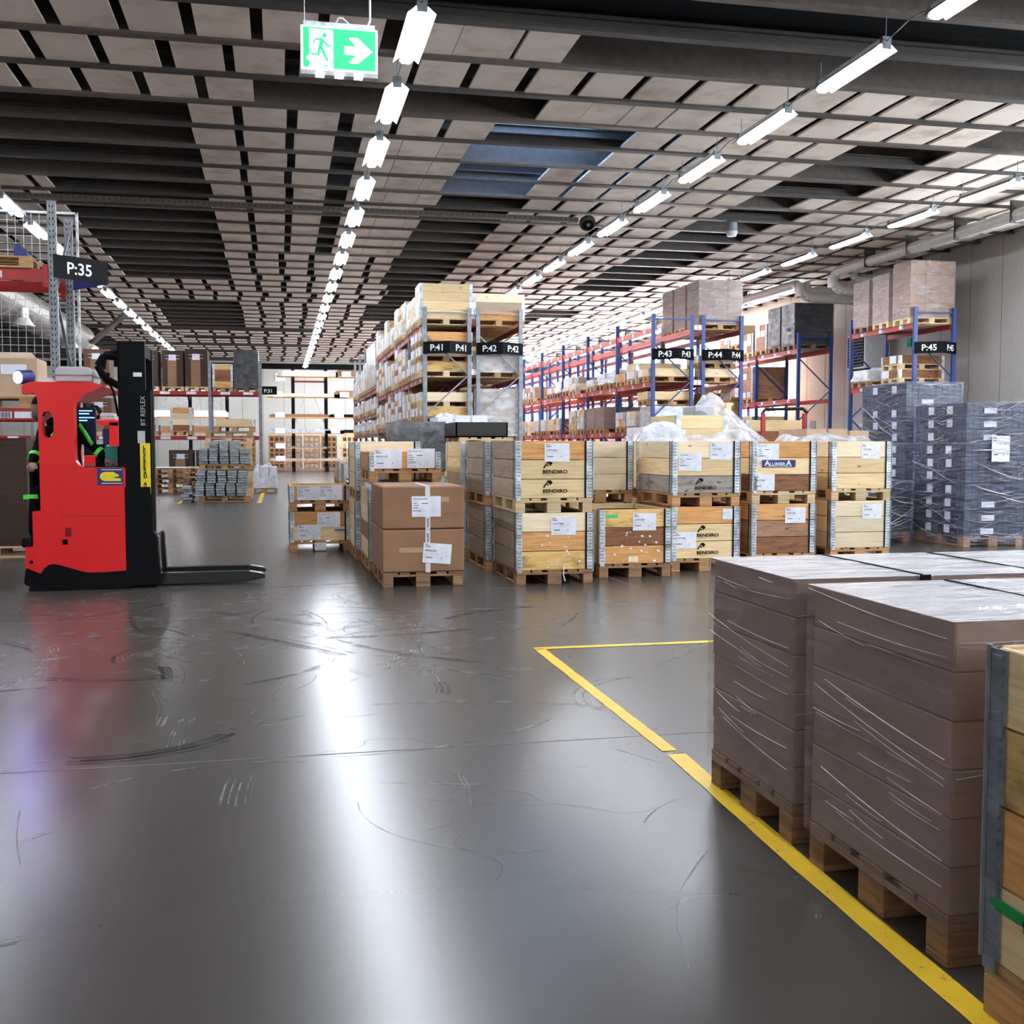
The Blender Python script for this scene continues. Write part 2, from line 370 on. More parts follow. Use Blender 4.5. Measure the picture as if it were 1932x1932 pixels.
for a, b in fx: wf.box(xs, a, YF-.3, YF, 0, CZ+.9).box(a, b, YF-.3, YF, 0, 2.6).box(a, b, YF-.3, YF, 5.6, CZ+.9); xs = b
wf.box(xs, XR, YF-.3, YF, 0, CZ+.9); struct(wf.build('wall_front', 'wall_panel'))
for i, (a, b) in enumerate(fx):
    fr = MB()
    for k in range(6): x = a+(b-a)*k/5; fr.box(x-.03, x+.03, YF-.12, YF-.05, 2.6, 5.6)
    for z in (2.63, 4.1, 5.57): fr.box(a, b, YF-.12, YF-.05, z-.03, z+.03)
    wn = struct(fr.build('window_%d' % (i+20), 'window_frame_paint'))
    for k in range(5):
        for z in (2.66, 4.13): MB().box(a+(b-a)*k/5+.03, a+(b-a)*(k+1)/5-.03, YF-.10, YF-.09, z, z+1.41).build('pane', 'window_pane_front', wn)
sky_ = MB().box(3.2, 5.5, 17.6, 20.1, CZ+.76, CZ+.775).build('window_15', 'skylight_pane'); struct(sky_)
# joists: even ones deep, odd ones shallow
def joist(deep):
    mb = MB(); h = .66 if deep else .15
    mb.box(XL, XR, -.075, .075, 0, .022); mb.box(XL, XR, -.012, .012, .022, h); mb.box(XL, XR, -.075, .075, h, h+.022)
    mb.box(XL, XR, -.075, -.062, .022, .045)
    return mb.mesh('joist', ['joist_steel' if deep else 'joist_dark'])
JD, JS = joist(True), joist(False)
JY = lambda k: 13.9+1.22*k
for k in range(-12, 43):
    if JY(k) < YB-.3: put('joist', JD if k % 2 == 0 else JS, roof, (0, JY(k), CZ))
# lay-in panels between the joists
PZ = CZ+.03; PW = .775; npan = [0]; far = MB()
def panel(x0, x1, k):
    if x1-x0 < .05: return
    y0, y1 = JY(k)+.03, JY(k+1)-.03
    if k <= 8 and npan[0] < 300 or (k < 11 and npan[0] < 290):
        npan[0] += 1
        me = cached(('pan', round(x1-x0, 2)), lambda: MB().box(0, round(x1-x0, 2), 0, y1-y0, 0, .035).mesh('panel', 'ceiling_panel'))
        put('panel', me, roof, (x0, y0, PZ+R.uniform(0, .006)))
    else: far.box(x0, x1, y0, y1, PZ, PZ+.035)
def band(a, b, k, gaps=None, ph=None):
    if gaps is None:
        ph = R.uniform(-.1, .1) if ph is None else ph; gaps = []
        x = a+.63+ph
        while x < b-.2: gaps.append((x, x+(R.choice((.13, .14, .15, .10)) if k < 8 else R.choice((.15, .17, .20))))); x += PW
    x = a
    for g0, g1 in list(gaps)+[(b, b)]:
        while g0-x > .95: panel(x, x+.64, k); x += .652
        panel(x, min(g0, b), k); x = g1
def G(a, b, first, w=.14): # regular gaps
    o = []; x = first
    while x < b: o.append((x, x+w)); x += PW
    return o
band(-6.6, 3.59, -1, [(-6.46, -6.32), (-5.7, -5.55), (-4.92, -4.78), (-4.15, -4.0), (-3.37, -3.22), (-2.6, -2.42), (-1.79, -1.67), (-1.05, -.9), (-.27, -.13), (.5, .63), (1.27, 1.53), (2.91, 2.97)])
band(-6.6, 16.3, 0, [(-5.95, -5.8), (-5.2, -5.05), (-4.5, -4.35), (-3.73, -3.6), (-2.97, -2.83), (-2.2, -2.06), (-1.43, -1.25), (-.63, -.5), (.13, .32), (.95, 1.11), (1.74, 1.84), (2.47, 2.61), (3.24, 3.39)]+G(0, 16, 4.03, .13))
band(-6.6, -.29, 1, [(-5.7, -5.6), (-4.93, -4.8), (-4.15, -4.0), (-3.39, -3.24), (-2.62, -2.47), (-1.84, -1.69), (-1.06, -.91)])
band(3.83, 11.1, 1, [(4.46, 4.47), (5.09, 5.1), (5.72, 5.76), (6.42, 6.54), (7.2, 7.33), (7.96, 8.1), (8.75, 8.88), (9.53, 9.66), (10.31, 10.44)])
band(14.2, 16.3, 1)
band(-1.23, 3.28, 2, [(-.61, -.47), (.17, .33), (.94, 1.16), (1.74, 1.86), (2.5, 2.63)])
band(5.56, 9.32, 2, [(6.2, 6.33), (6.98, 7.1), (7.75, 7.88), (8.53, 8.66)]); band(11.15, 16.3, 2, G(0, 16, 11.8, .12))
for k in range(3, 6):
    s = {3: 5.55, 4: 4.75, 5: 4.8}[k]; o = R.uniform(-.06, .06)
    band(-1.22+o, 3.15+o, k, [(-.58+o, -.45+o), (.2+o, .34+o), (.93, 1.36)]); band(s, 9.2, k, G(0, 9, s+.63, .12))
    band(11.25 if k < 5 else 10.4, 16.3, k); band(-7.5, -4.9, k) if k == 5 else None
for k in range(6, 42):
    if JY(k+1) > YB: break
    o = R.uniform(-.12, .12); full = k in (16, 17, 18, 19, 28, 29, 31, 32, 34, 35, 37, 38, 39); dark = k in (27, 33)
    if dark: band(2.0, 16.3, k); continue
    if full: band(-7.4, 16.3 if k > 20 else 3.4+o, k); band(5.0, 16.3, k) if k <= 20 else None; continue
    band(-7.6+o, -4.2+o, k); band(-1.25+o*.6, (3.1 if k < 24 else 4.0)+o, k, None if k > 11 else [(-.6, -.46), (.18, .33), (.94, 1.36), (2.1, 2.11)])
    band(4.9+o, 9.1+o, k); band((11.0 if k < 22 else 9.9)+o, 16.3, k)
stuff(far.build('panels_far', 'ceiling_panel', roof))

# ------------------------------------------------------------------ ceiling lamps
def lamp_proto():
    t = put('ceiling_lamp', None, None, (0, -500, 0)); Lh = .76
    h = MB(); h.box(-.05, .05, -Lh, Lh, .04, .10); h.build('housing', 'white_metal', t)
    r = MB()
    for s in (-1, 1):
        r.quad((s*.05, -Lh, .045), (s*.15, -Lh, -.035), (s*.15, Lh, -.035), (s*.05, Lh, .045), 0)
        r.quad((s*.052, -Lh, .05), (s*.154, -Lh, -.032), (s*.154, Lh, -.032), (s*.052, Lh, .05), 1)
    r.build('reflector', ['lamp_white', 'joist_dark'], t)
    d = MB().prism([(-.075, -.02), (-.045, -.05), (.045, -.05), (.075, -.02), (.05, .035), (-.05, .035)], -Lh+.03, Lh-.03); d.build('diffuser', 'lamp_diffuser', t)
    for s in (-1, 1):
        e = MB().box(-.055, .055, s*Lh-.03, s*Lh+.03, -.03, .11).tube((0, s*Lh, .10), (0, s*Lh, .34), .006, 5); e.build('end_bracket', 'zinc_dark', t)
    c = MB(); pts = [(0, Lh+.03, .06), (0, Lh+.2, .11), (0, Lh+.45, .13), (0, 2.44-Lh-.03, .06)]; c.path(pts, .008, 5); c.build('cable', 'zinc_dark', t)
    return t
proto = lamp_proto(); LZ = 5.93
rows = [('the main aisle row', 1.51, 2.54, 26), ('the middle aisle row', 6.80, 2.49, 26),
        ('the row nearest the right wall', 12.39, 10.1, 22), ('the forklift aisle row', -4.92, 5.34, 25), ('the round duct row', -8.35, 22.4, 16)]
first = True
for rn, x, y0, n in rows:
    for i in range(n):
        y = y0+2.44*i
        if y > YB-1.5: break
        vis = i-{1.51: 4, 6.80: 3, 12.39: 2, -4.92: 6, -8.35: 0}[x]
        if vis < 0: lb = 'tube lamp out of view, near end of '+rn
        elif vis < 6: lb = 'bright tube lamp, %s one seen in %s' % (ORD[vis], rn)
        else: lb = 'small distant tube lamp in far end of '+rn
        if first: o = proto; o.location = (x, y, LZ); first = False
        else: o = rep(proto, (x, y, LZ))
        tag(o, lb, 'ceiling lamp', 'tube lamps of '+rn)

# ------------------------------------------------------------------ pallets, collars, crates
def pallet_pieces(W, D):
    """(kind, box) pieces of a pallet whose long side runs along the longer of W, D"""
    lx = W >= D; Lg, Sh = (W, D) if lx else (D, W); out = []
    def add(kind, a0, a1, b0, b1, z0, z1):
        out.append((kind, (a0, a1, b0, b1, z0, z1) if lx else (b0, b1, a0, a1, z0, z1)))
    for b, wd in ((0, .1), ((Sh-.145)/2, .145), (Sh-.1, .1)): add('bottom_board', 0, Lg, b, b+wd, 0, .022)
    for a in (0, (Lg-.145)/2, Lg-.145):
        for b, bw in ((0, .1), ((Sh-.145)/2, .145), (Sh-.1, .1)): add('block', a, a+.145, b, b+bw, .022, .1)
        add('stringer_board', a, a+.145, 0, Sh, .1, .122)
    for b, wd in ((0, .145), (.165+.0, .1), ((Sh-.145)/2, .145), (Sh-.265, .1), (Sh-.145, .145)): add('deck_board', 0, Lg, b, b+wd, .122, .144)
    return out
def pallet(parent, W, D, z, mat, detail, name='pallet', loc=(0, 0)):
    if detail < 2:
        me = cached(('pal', W, D, mat), lambda: joined(pallet_pieces(W, D), mat)); return put(name, me, parent, (loc[0], loc[1], z))
    p = put(name, cached(('palbase', W, D, mat), lambda: MB().box(*[k for kd, k in pallet_pieces(W, D) if kd == 'stringer_board'][1]).mesh('stringer_board', mat)), parent, (loc[0], loc[1], z))
    first = True
    for kd, b in pallet_pieces(W, D):
        if kd == 'stringer_board' and b == [k for q, k in pallet_pieces(W, D) if q == 'stringer_board'][1]: continue
        w_, d_, h_ = b[1]-b[0], b[3]-b[2], b[5]-b[4]
        me = cached(('pp', kd, round(w_, 3), round(d_, 3), mat), lambda: MB().box(0, w_, 0, d_, 0, h_).mesh(kd, mat, .003))
        put(kd, me, p, (b[0], b[2], b[4]))
    return p
def joined(pieces, mat):
    mb = MB()
    for _, b in pieces: mb.box(*b)
    return mb.mesh('pallet', mat)
CH = .195
def hinge_mesh():
    def f():
        mb = MB(); mb.box(0, .062, -.005, 0, .006, CH-.006); mb.box(-.005, 0, -.005, .062, .006, CH-.006)
        mb.tube((-.004, -.004, .0), (-.004, -.004, CH), .008, 6, 1); mb.box(-.006, -.0045, .062, .082, 0, CH, 2)
        for z in (.03, .065, .1, .135, .165):
            mb.box(.012, .05, -.010, -.004, z, z+.010, 1); mb.box(-.010, -.004, .012, .05, z, z+.010, 1)
        mb.box(.008, .054, -.011, -.004, -.022, .012, 0)
        return mb.mesh('hinge', ['zinc', 'zinc_dark', 'slot_black'])
    return cached('hinge', f)
def collar(parent, W, D, z, mat, detail, mat2=None):
    T = .02; mat2 = mat2 or mat
    if detail < 2:
        def f():
            mb = MB()
            mb.box(.03, W-.03, 0, T, .002, CH-.002); mb.box(.03, W-.03, D-T, D, .002, CH-.002); mb.box(0, T, .03, D-.03, .002, CH-.002); mb.box(W-T, W, .03, D-.03, .002, CH-.002)
            for x in (0, 1):
                for y in (0, 1):
                    X = W*x; Y = D*y; sx = 1-2*x; sy = 1-2*y
                    mb.box(min(X, X+sx*.07), max(X, X+sx*.07), min(Y-sy*.004, Y+sy*.012), max(Y-sy*.004, Y+sy*.012), 0, CH-.004, 1)
                    mb.box(min(X-sx*.004, X+sx*.012), max(X-sx*.004, X+sx*.012), min(Y, Y+sy*.07), max(Y, Y+sy*.07), 0, CH-.004, 1)
            return mb.mesh('collar', [mat, 'zinc'])
        return put('collar', cached(('col', W, D, mat), f), parent, (0, 0, z))
    fr = cached(('bf', W, mat), lambda: MB().box(0, W-.05, 0, T, .003, CH-.003).mesh('board', mat, .003))
    fb = cached(('bf', W, mat2), lambda: MB().box(0, W-.05, 0, T, .003, CH-.003).mesh('board', mat2, .003))
    sd = cached(('bs', D, mat2), lambda: MB().box(0, T, 0, D-.05, .003, CH-.003).mesh('board', mat2, .003))
    c = put('collar', fb, parent, (.025, D-T, z))
    put('board', fr, c, (0, -(D-T), 0)); put('board', sd, c, (-.025, -(D-T)+.025, 0)); put('board', sd, c, (W-T-.025, -(D-T)+.025, 0))
    for (x, y, r) in ((0, 0, 0), (W, 0, PI/2), (W, D, PI), (0, D, -PI/2)): put('hinge', hinge_mesh(), c, (x-.025, y-(D-T), 0), r)
    return c
def sheet_mesh(w, h, kind):
    def f():
        mb = MB(); mb.box(0, w, -.0015, .0015, 0, h, 0); e = -.0022
        def bar(x0, x1, z0, z1, m=1): mb.quad((x0*w, e, z0*h), (x1*w, e, z0*h), (x1*w, e, z1*h), (x0*w, e, z1*h), m)
        if kind == 'bol':
            bar(.06, .26, .80, .835); bar(.07, .55, .47, .483, 2); bar(.06, .11, .38, .40)
            for i in range(16): bar(.11+.015*i, .111+.015*i+.010, .25, .305)
            bar(.66, .685, .23, .30); bar(.78, .93, .385, .40, 2); bar(.30, .34, .40, .41, 2); bar(.5, .55, .40, .41, 2)
        else:
            bar(.05, .2, .76, .775, 2); bar(.05, .18, .64, .67); bar(.34, .55, .63, .665); bar(.05, .25, .54, .565); bar(.05, .22, .42, .45)
            for z in (.46, .36, .12): bar(.3, .92, z, z+.006, 2)
            for z in (.3, .24, .18): bar(.34, .52, z, z+.01, 2); bar(.62, .80, z, z+.01, 2)
            bar(.03, .5, .08, .09, 2); bar(.55, .8, .08, .09, 2)
        return mb.mesh('paper_label', ['paper', 'ink', 'ink_soft'])
    return cached(('sheet', w, h, kind), f)
def paper(parent, x, y, z, kind='bol', num='17477200', w=.26, h=.185, tilt=0.0, head=None):
    p = put('paper_label', sheet_mesh(w, h, kind), parent, (x, y, z)); p.rotation_euler = (0, tilt, 0)
    if kind == 'bol':
        put('lettering', textmesh(head or 'BOL', h*.095, 'ink', .02), p, (.06*w, -.0024, .88*h)); put('lettering', textmesh(num, h*.155, 'ink'), p, (.06*w, -.0024, .57*h))
    elif head:
        put('lettering', textmesh(head, h*.085, 'ink', .01), p, (.05*w, -.0024, .84*h)); put('lettering', textmesh(num, h*.12, 'ink', .01), p, (.03*w, -.0024, .25*h))
    return p
def side_sheet(parent, x, y, z, w=.3, h=.2, mat='paper'):
    me = cached(('ss', w, h, mat), lambda: MB().box(-.002, .002, 0, w, 0, h).mesh('paper_label', mat)); return put('paper_label', me, parent, (x, y, z))
def logo(parent, x, y, z):
    """dark folded-bracket emblem with the word BENDIRO printed below"""
    s = .00125
    def f():
        mb = MB()
        mb.poly([(q[0]*s, 0, q[1]*s) for q in ((2, 3), (0, 8), (40, 62), (64, 62), (80, 44), (60, 22), (44, 44), (32, 38), (14, 4))])
        mb.poly([(q[0]*s, 0, q[1]*s) for q in ((26, 20), (34, 36), (46, 30), (50, 20), (42, 24))])
        return mb.mesh('emblem', 'black')
    put('emblem', cached('emblem', f), parent, (x, y, z+.048)); put('lettering', textmesh('BENDIRO', .050, 'black', .022, 1.22), parent, (x-.005, y, z)); 
    put('lettering', textmesh('SIMPLY TECHNOLOGY', .010, 'wood_brown', 0, 1.1), parent, (x-.005, y, z-.018))
def crate(label, x, y, z, W, D, tones, detail=2, pal='pallet_wood', group=None, side=None, lid=False, cat='crate'):
    t = thing('pallet_crate', label, cat, (x, y, z), group)
    pallet(t, W, D, 0, pal, detail)
    for i, c in enumerate(tones):
        c2 = c
        if isinstance(c, tuple): c, c2 = c
        elif side: c2 = side
        collar(t, W, D, .144+CH*i, c, detail, c2)
    if lid: put('lid', cached(('lid', W, D, lid), lambda: MB().box(.03, W-.03, .03, D-.03, 0, .012).mesh('lid', lid)), t, (0, 0, .144+CH*len(tones)-.02))
    else: put('contents', cached(('cont', W, D), lambda: MB().box(.03, W-.03, .03, D-.03, 0, .02).mesh('contents', 'black')), t, (0, 0, .144+CH*len(tones)-.08))
    return t
P3 = .144+3*CH
YF_ = -.0035
# --- front row, all fronts face the camera aisle
g = 'collar crates stacked two high in the front row'
A1 = crate('lower collar crate with dark-stained bottom board and dangling white strip, bottom of the logo stack', 2.32, 10.65, 0, .8, 1.2, ['pine_yellow', 'pine_orange', 'pine_pale'], pal='pallet_brown', side='wood_taupe', group=g)
paper(A1, .36, YF_, .50, num='17477200')
MB().path([(.52, -.01, .205), (.49, -.02, .20), (.485, -.02, .10), (.50, -.025, .03)], .006, 6).build('loose_strip', 'white_tape', A1)
A2 = crate('upper collar crate with an orange top board and two black logo prints', 2.31, 10.65, P3, .8, 1.2, ['pine', 'pine', 'pine_orange'], pal='pallet_pale', side='wood_taupe', group=g)
paper(A2, .30, YF_, .515, num='17477200')
logo(A2, .285, YF_, .144+CH+.058); logo(A2, .285, YF_, .144+.058)
B1 = crate('lower pale collar crate behind and left of the logo stack, dark pallet openings', 2.25, 11.95, 0, .8, 1.2, ['wood_taupe']*3, group=g, pal='pallet_wood')
B2 = crate('upper pale collar crate behind and left of the logo stack', 2.24, 11.94, P3, .8, 1.2, ['wood_taupe']*3, group=g)
C1 = crate('lower crate of the third stack back behind the tall carton pair', 2.19, 13.22, 0, .8, 1.2, ['wood_taupe', 'wood_taupe', 'pine'], detail=1, group=g)
C2 = crate('upper crate of the third stack back behind the tall carton pair', 2.19, 13.22, P3, .8, 1.2, ['wood_taupe', 'pine', 'pine'], detail=1, group=g)
I1 = crate('single-height crate with brown middle board, green tag and white flecks', 3.31, 11.05, 0, .8, 1.2, ['pine_orange', 'wood_brown', 'pine_yellow'], pal='pallet_brown', side='pine', group=g)
paper(I1, .37, YF_, .50, num='17477200')
MB().box(.07, .20, -.002, .0, 0, .035).build('tag', 'green_tag', I1, (0, YF_, .64)); MB().box(0, .11, -.002, 0, 0, .065).build('tag', 'pine_pale', I1, (.32, YF_, .16))
J1 = crate('lower pine crate hidden behind the single-height crate', 3.33, 12.5, 0, .8, 1.2, ['pine_pale', 'pine', 'pine'], group=g)
J2 = crate('pale pine crate standing behind the single-height crate, knotty clean boards', 3.33, 12.42, P3, .8, 1.2, ['pine_pale', 'pine_pale', 'pine_pale'], group=g)
paper(J2, .12, YF_, .24, num='17477200', w=.2)
K1 = crate('lower crate with brown top board over two logo boards, right of the single-height crate', 4.25, 11.4, 0, .8, 1.2, ['pine', 'pine', ('pine_orange', 'wood_brown')], group=g)
logo(K1, .30, YF_, .144+.05); logo(K1, .30, YF_, .144+CH+.05); paper(K1, .03, YF_, .26, num='17477200'); paper(K1, .60, YF_, .58, 'lab', w=.13, h=.12)
K2 = crate('upper crate with weathered grey logo board at its bottom', 4.25, 11.4, P3, .8, 1.2, ['wood_grey', 'pine', 'pine_pale'], group=g, pal='pallet_wood')
logo(K2, .27, YF_, .144+.045); paper(K2, .07, YF_, .40, 'lab', w=.27, h=.20, head='BOL Italia SRL', num='S235812', tilt=.02); paper(K2, .44, YF_, .525, num='17477200', tilt=.02)
M1 = crate('lower crate of rosy brown boards under the blue nameplate crate', 5.36, 11.75, 0, .8, 1.2, ['wood_brown', 'wood_rosy', 'pine_orange'], group=g)
paper(M1, .42, YF_, .50, num='17477200')
M2 = crate('upper crate carrying the blue ALUMBRA nameplate', 5.36, 11.75, P3, .8, 1.2, [('wood_brown', 'wood_brown'), 'pine', 'pine_orange'], group=g, pal='pallet_pale')
paper(M2, .06, YF_, .50, 'lab', w=.27, h=.2, head='BOL Italia SRL', num='S235864'); paper(M2, .02, YF_, .152, num='17477200', h=.195)
np_ = MB().box(0, .42, -.004, 0, 0, .085).build('nameplate', 'navy', M2, (.12, YF_, .425)); MB().box(.05, .37, -.0055, -.004, .008, .012).build('underline', 'paper', np_)
for s, xx, sz in (('A', .03, .088), ('LUMBR', .093, .056), ('A', .300, .088)): put('lettering', textmesh(s, sz, 'paper', .02, 1.12), np_, (xx, -.0052, .018))
N1 = crate('lower crate of pale planed boards at the right end of the front row', 6.61, 12.2, 0, .8, 1.2, ['pine_pale', 'pine_pale', 'pine_pale'], group=g)
paper(N1, .42, YF_, .50, num='17472500')
N2 = crate('upper smooth yellow crate with a white top board at the row end', 6.61, 12.2, P3, .8, 1.2, ['pine', 'pine', 'pine_pale'], group=g, pal='pallet_pale')
paper(N2, .39, YF_, .515, num='17472500', tilt=.02)
for i, (xx, yy) in enumerate(((5.78, 13.15), (6.66, 13.6))):
    lb = ['orange board crate glimpsed in the gap right of the nameplate crate', 'orange board crate behind the pale row-end stack'][i]
    crate('lower '+lb, xx, yy, 0, .8, 1.2, ['pine_orange', 'wood_rosy', 'pine_orange'], detail=1, group=g); crate('upper '+lb, xx, yy, P3, .8, 1.2, ['wood_brown', 'pine_orange', 'pine'], detail=1, group=g)
# flecks of torn paper stuck on the two weathered crates
for t, n in ((A1, 16), (I1, 18)):
    mb = MB()
    for i in range(n):
        x = R.uniform(.08, .70); z = R.uniform(.17, .5); s = R.uniform(.006, .016); a = R.uniform(0, 3)
        mb.poly([(x+s*math.cos(a+q)*(1.6 if k % 2 else .8), -.006-R.random()*.003, z+s*math.sin(a+q)) for k, q in enumerate((0, 1.4, 3, 4.4))])
    stuff(mb.build('torn_paper', 'paper', t))
# --- carton pair on its pallet
t = thing('carton_pallet', 'pallet with two large brown cartons stacked, white tape down the front', 'cartons', (.99, 10.75, 0))
pallet(t, .8, 1.2, 0, 'pallet_brown', 2)
for i in range(2):
    c = MB().box(-.012, .812, -.02, 1.22, .004, .428).build('carton', 'cardboard', t, (0, 0, .144+i*.432), bevel=.012)
    MB().box(.42, .47, -.0225, -.0205, .0, .43).build('tape', 'white_tape', c)
    MB().box(.27 if i else .16, .66 if i else .40, -.0215, -.0203, .27 if i else .20, .32 if i else .25).build('tape', 'clear_tape', c)
    if i: MB().box(.42, .47, -.0225, 1.2, .4283, .4297).build('tape', 'white_tape', c); MB().box(.67, .812, -.022, -.0205, .155, .158).build('flap_edge', 'cardboard_dark', c)
    tx = put('lettering', textmesh('HOPE', .035, 'ink', .02), c, (.458, -.0232, .02 if i else .30)); tx.rotation_euler = (0, -PI/2, 0)
paper(t, .285, -.026, .70, 'lab', w=.29, h=.205, head='BOL Lithuania UAB', num='S237432'); paper(t, .385, -.028, .245, num='68006221', w=.285, h=.20, tilt=.09)
# --- stacks behind the cartons
E1 = crate('lower crate hidden behind the brown cartons', .96, 12.1, 0, .8, 1.2, ['pine', 'wood_brown', 'pine', 'pine'], group='collar crates in the second row', lid='paper')
E2 = crate('low one-collar crate with two white papers above the brown cartons', .97, 12.1, 1.0, .8, 1.2, ['pine_orange'], pal='pallet_wood', group='collar crates in the second row')
MB().box(.05, .75, .05, 1.15, 0, .07).build('filler_board', 'paper', E1, (0, 0, .925))
paper(E2, .05, -.012, .15, num='68004168', w=.31, h=.215); paper(E2, .42, -.010, .157, 'lab', w=.31, h=.215, head='BOL Lithuania UAB', num='S237435')
paper(E1, .10, -.006, .82, 'lab', w=.26, h=.17)
F1 = crate('lower crate of the tall stack behind the two-paper crate', .90, 13.45, 0, .8, 1.2, ['pine_pale', 'pine', 'pine'], group='collar crates in the second row')
F2 = crate('upper crate of the tall stack behind the two-paper crate', .91, 13.45, P3, .8, 1.2, ['pine', 'pine', 'pine_pale'], group='collar crates in the second row')
paper(F2, .10, YF_, .25, 'lab')
for i, (yy, n1, n2) in enumerate(((15.0, 3, 0), (17.4, 2, 1), (20.0, 2, 2), (22.6, 2, 2), (24.6, 2, 1))):
    gx = 1.05+.05*i; d = ['just behind the tall stack', 'second behind the tall stack', 'third behind the tall stack', 'fourth behind the tall stack, partly hidden', 'last and farthest of the second row'][i]
    crate('weathered collar crate '+d, gx, yy, 0, .8, 1.2, [R.choice(['wood_grey', 'wood_taupe', 'pine'])]*n1, detail=1, group='far crates of the second row')
    if n2:
        q = crate('upper collar crate '+d, gx, yy, .144+CH*n1, .8, 1.2, [R.choice(['pine_yellow', 'pine', 'wood_taupe'])]*n2, detail=1, group='far crates of the second row')
        paper(q, .3, -.006, .15, w=.3)
H1 = crate('lower crate of the small separate stack, blue tape stripe on it', .12, 14.6, 0, .8, 1.2, ['pine', 'pine_orange'], group='small separate crate stack')
H2 = crate('upper one-collar crate of the small separate stack with two papers', .12, 14.6, .144+2*CH, .8, 1.2, ['pine_orange'], group='small separate crate stack')
paper(H2, .10, YF_, .15, 'lab', head='BOL Lithuania UAB', num='S237442', w=.3, h=.20); paper(H2, .39, YF_-.003, .15, 'lab', head='BOL Lithuania UAB', num='S237436', w=.3, h=.20)
paper(H1, .36, YF_-.004, .32, 'lab', head='BOL Lithuania UAB', num='S237442', w=.3, h=.20); paper(H1, .10, YF_, .16, num='68005141', w=.3, h=.2)
MB().box(0, .15, -.002, 0, 0, .025).build('tape', 'blue_tape', H1, (.58, YF_, .27)); paper(H1, .32, -.01, .02, 'lab', w=.15, h=.10)
# dark wooden bin between the two
t = thing('waste_bin', 'dark upright bin standing between the small stack and the tall stack', 'bin', (.93, 14.9, 0)); MB().prism([(0, 0), (.16, 0), (.18, .88), (-.02, .88)], 0, .6).build('bin_body', 'black', t); MB().box(-.03, .19, -.01, .61, .88, .91).build('rim', 'black_gloss', t)

# ------------------------------------------------------------------ foreground wrapped loads
def sheath(x0, x1, y0, y1, z0, z1, amp, nx=18, seed=0, top=True):
    mb = MB(); 
    def P(u, v, face):
        if face == 0: p = Vector((x0+(x1-x0)*u, y0, z0+(z1-z0)*v)); n = Vector((0, -1, 0))
        elif face == 1: p = Vector((x0, y0+(y1-y0)*u, z0+(z1-z0)*v)); n = Vector((-1, 0, 0))
        elif face == 2: p = Vector((x1, y0+(y1-y0)*u, z0+(z1-z0)*v)); n = Vector((1, 0, 0))
        elif face == 3: p = Vector((x0+(x1-x0)*u, y1, z0+(z1-z0)*v)); n = Vector((0, 1, 0))
        else: p = Vector((x0+(x1-x0)*u, y0+(y1-y0)*v, z1)); n = Vector((0, 0, 1))
        q = Vector((p.x*4, p.y*4, p.z*9+p.x*3+p.y*3))+Vector((seed, 0, 0)); e = 4*min(u, 1-u) if face < 4 else 4*min(u, 1-u, v, 1-v)
        return tuple(p+n*(max(0, noise.noise(q))*amp*min(1, e)+.001))
    for face in range(5 if top else 4):
        for i in range(nx):
            for j in range(nx):
                mb.quad(P(i/nx, j/nx, face), P((i+1)/nx, j/nx, face), P((i+1)/nx, (j+1)/nx, face), P(i/nx, (j+1)/nx, face), 1 if face == 4 else 0)
    return mb
def fold_glints(t, sx, sy, z0, z1, n, off, wmax, sl=(-.35, .35), share=.5, lmax=1.0):
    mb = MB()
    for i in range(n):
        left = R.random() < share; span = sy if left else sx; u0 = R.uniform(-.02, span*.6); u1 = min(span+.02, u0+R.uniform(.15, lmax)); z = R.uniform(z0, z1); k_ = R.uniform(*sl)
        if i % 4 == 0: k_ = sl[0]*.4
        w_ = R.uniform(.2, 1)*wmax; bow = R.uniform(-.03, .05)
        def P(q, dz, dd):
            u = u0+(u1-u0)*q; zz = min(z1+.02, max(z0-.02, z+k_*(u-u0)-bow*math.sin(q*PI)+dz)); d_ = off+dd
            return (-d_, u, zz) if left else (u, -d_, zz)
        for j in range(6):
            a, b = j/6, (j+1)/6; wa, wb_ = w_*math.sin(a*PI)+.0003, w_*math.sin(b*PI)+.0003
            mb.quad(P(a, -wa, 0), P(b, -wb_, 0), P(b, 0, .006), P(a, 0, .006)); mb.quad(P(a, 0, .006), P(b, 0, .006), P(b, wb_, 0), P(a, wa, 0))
    return stuff(mb.build('film_fold_glints', 'film_fold', t))
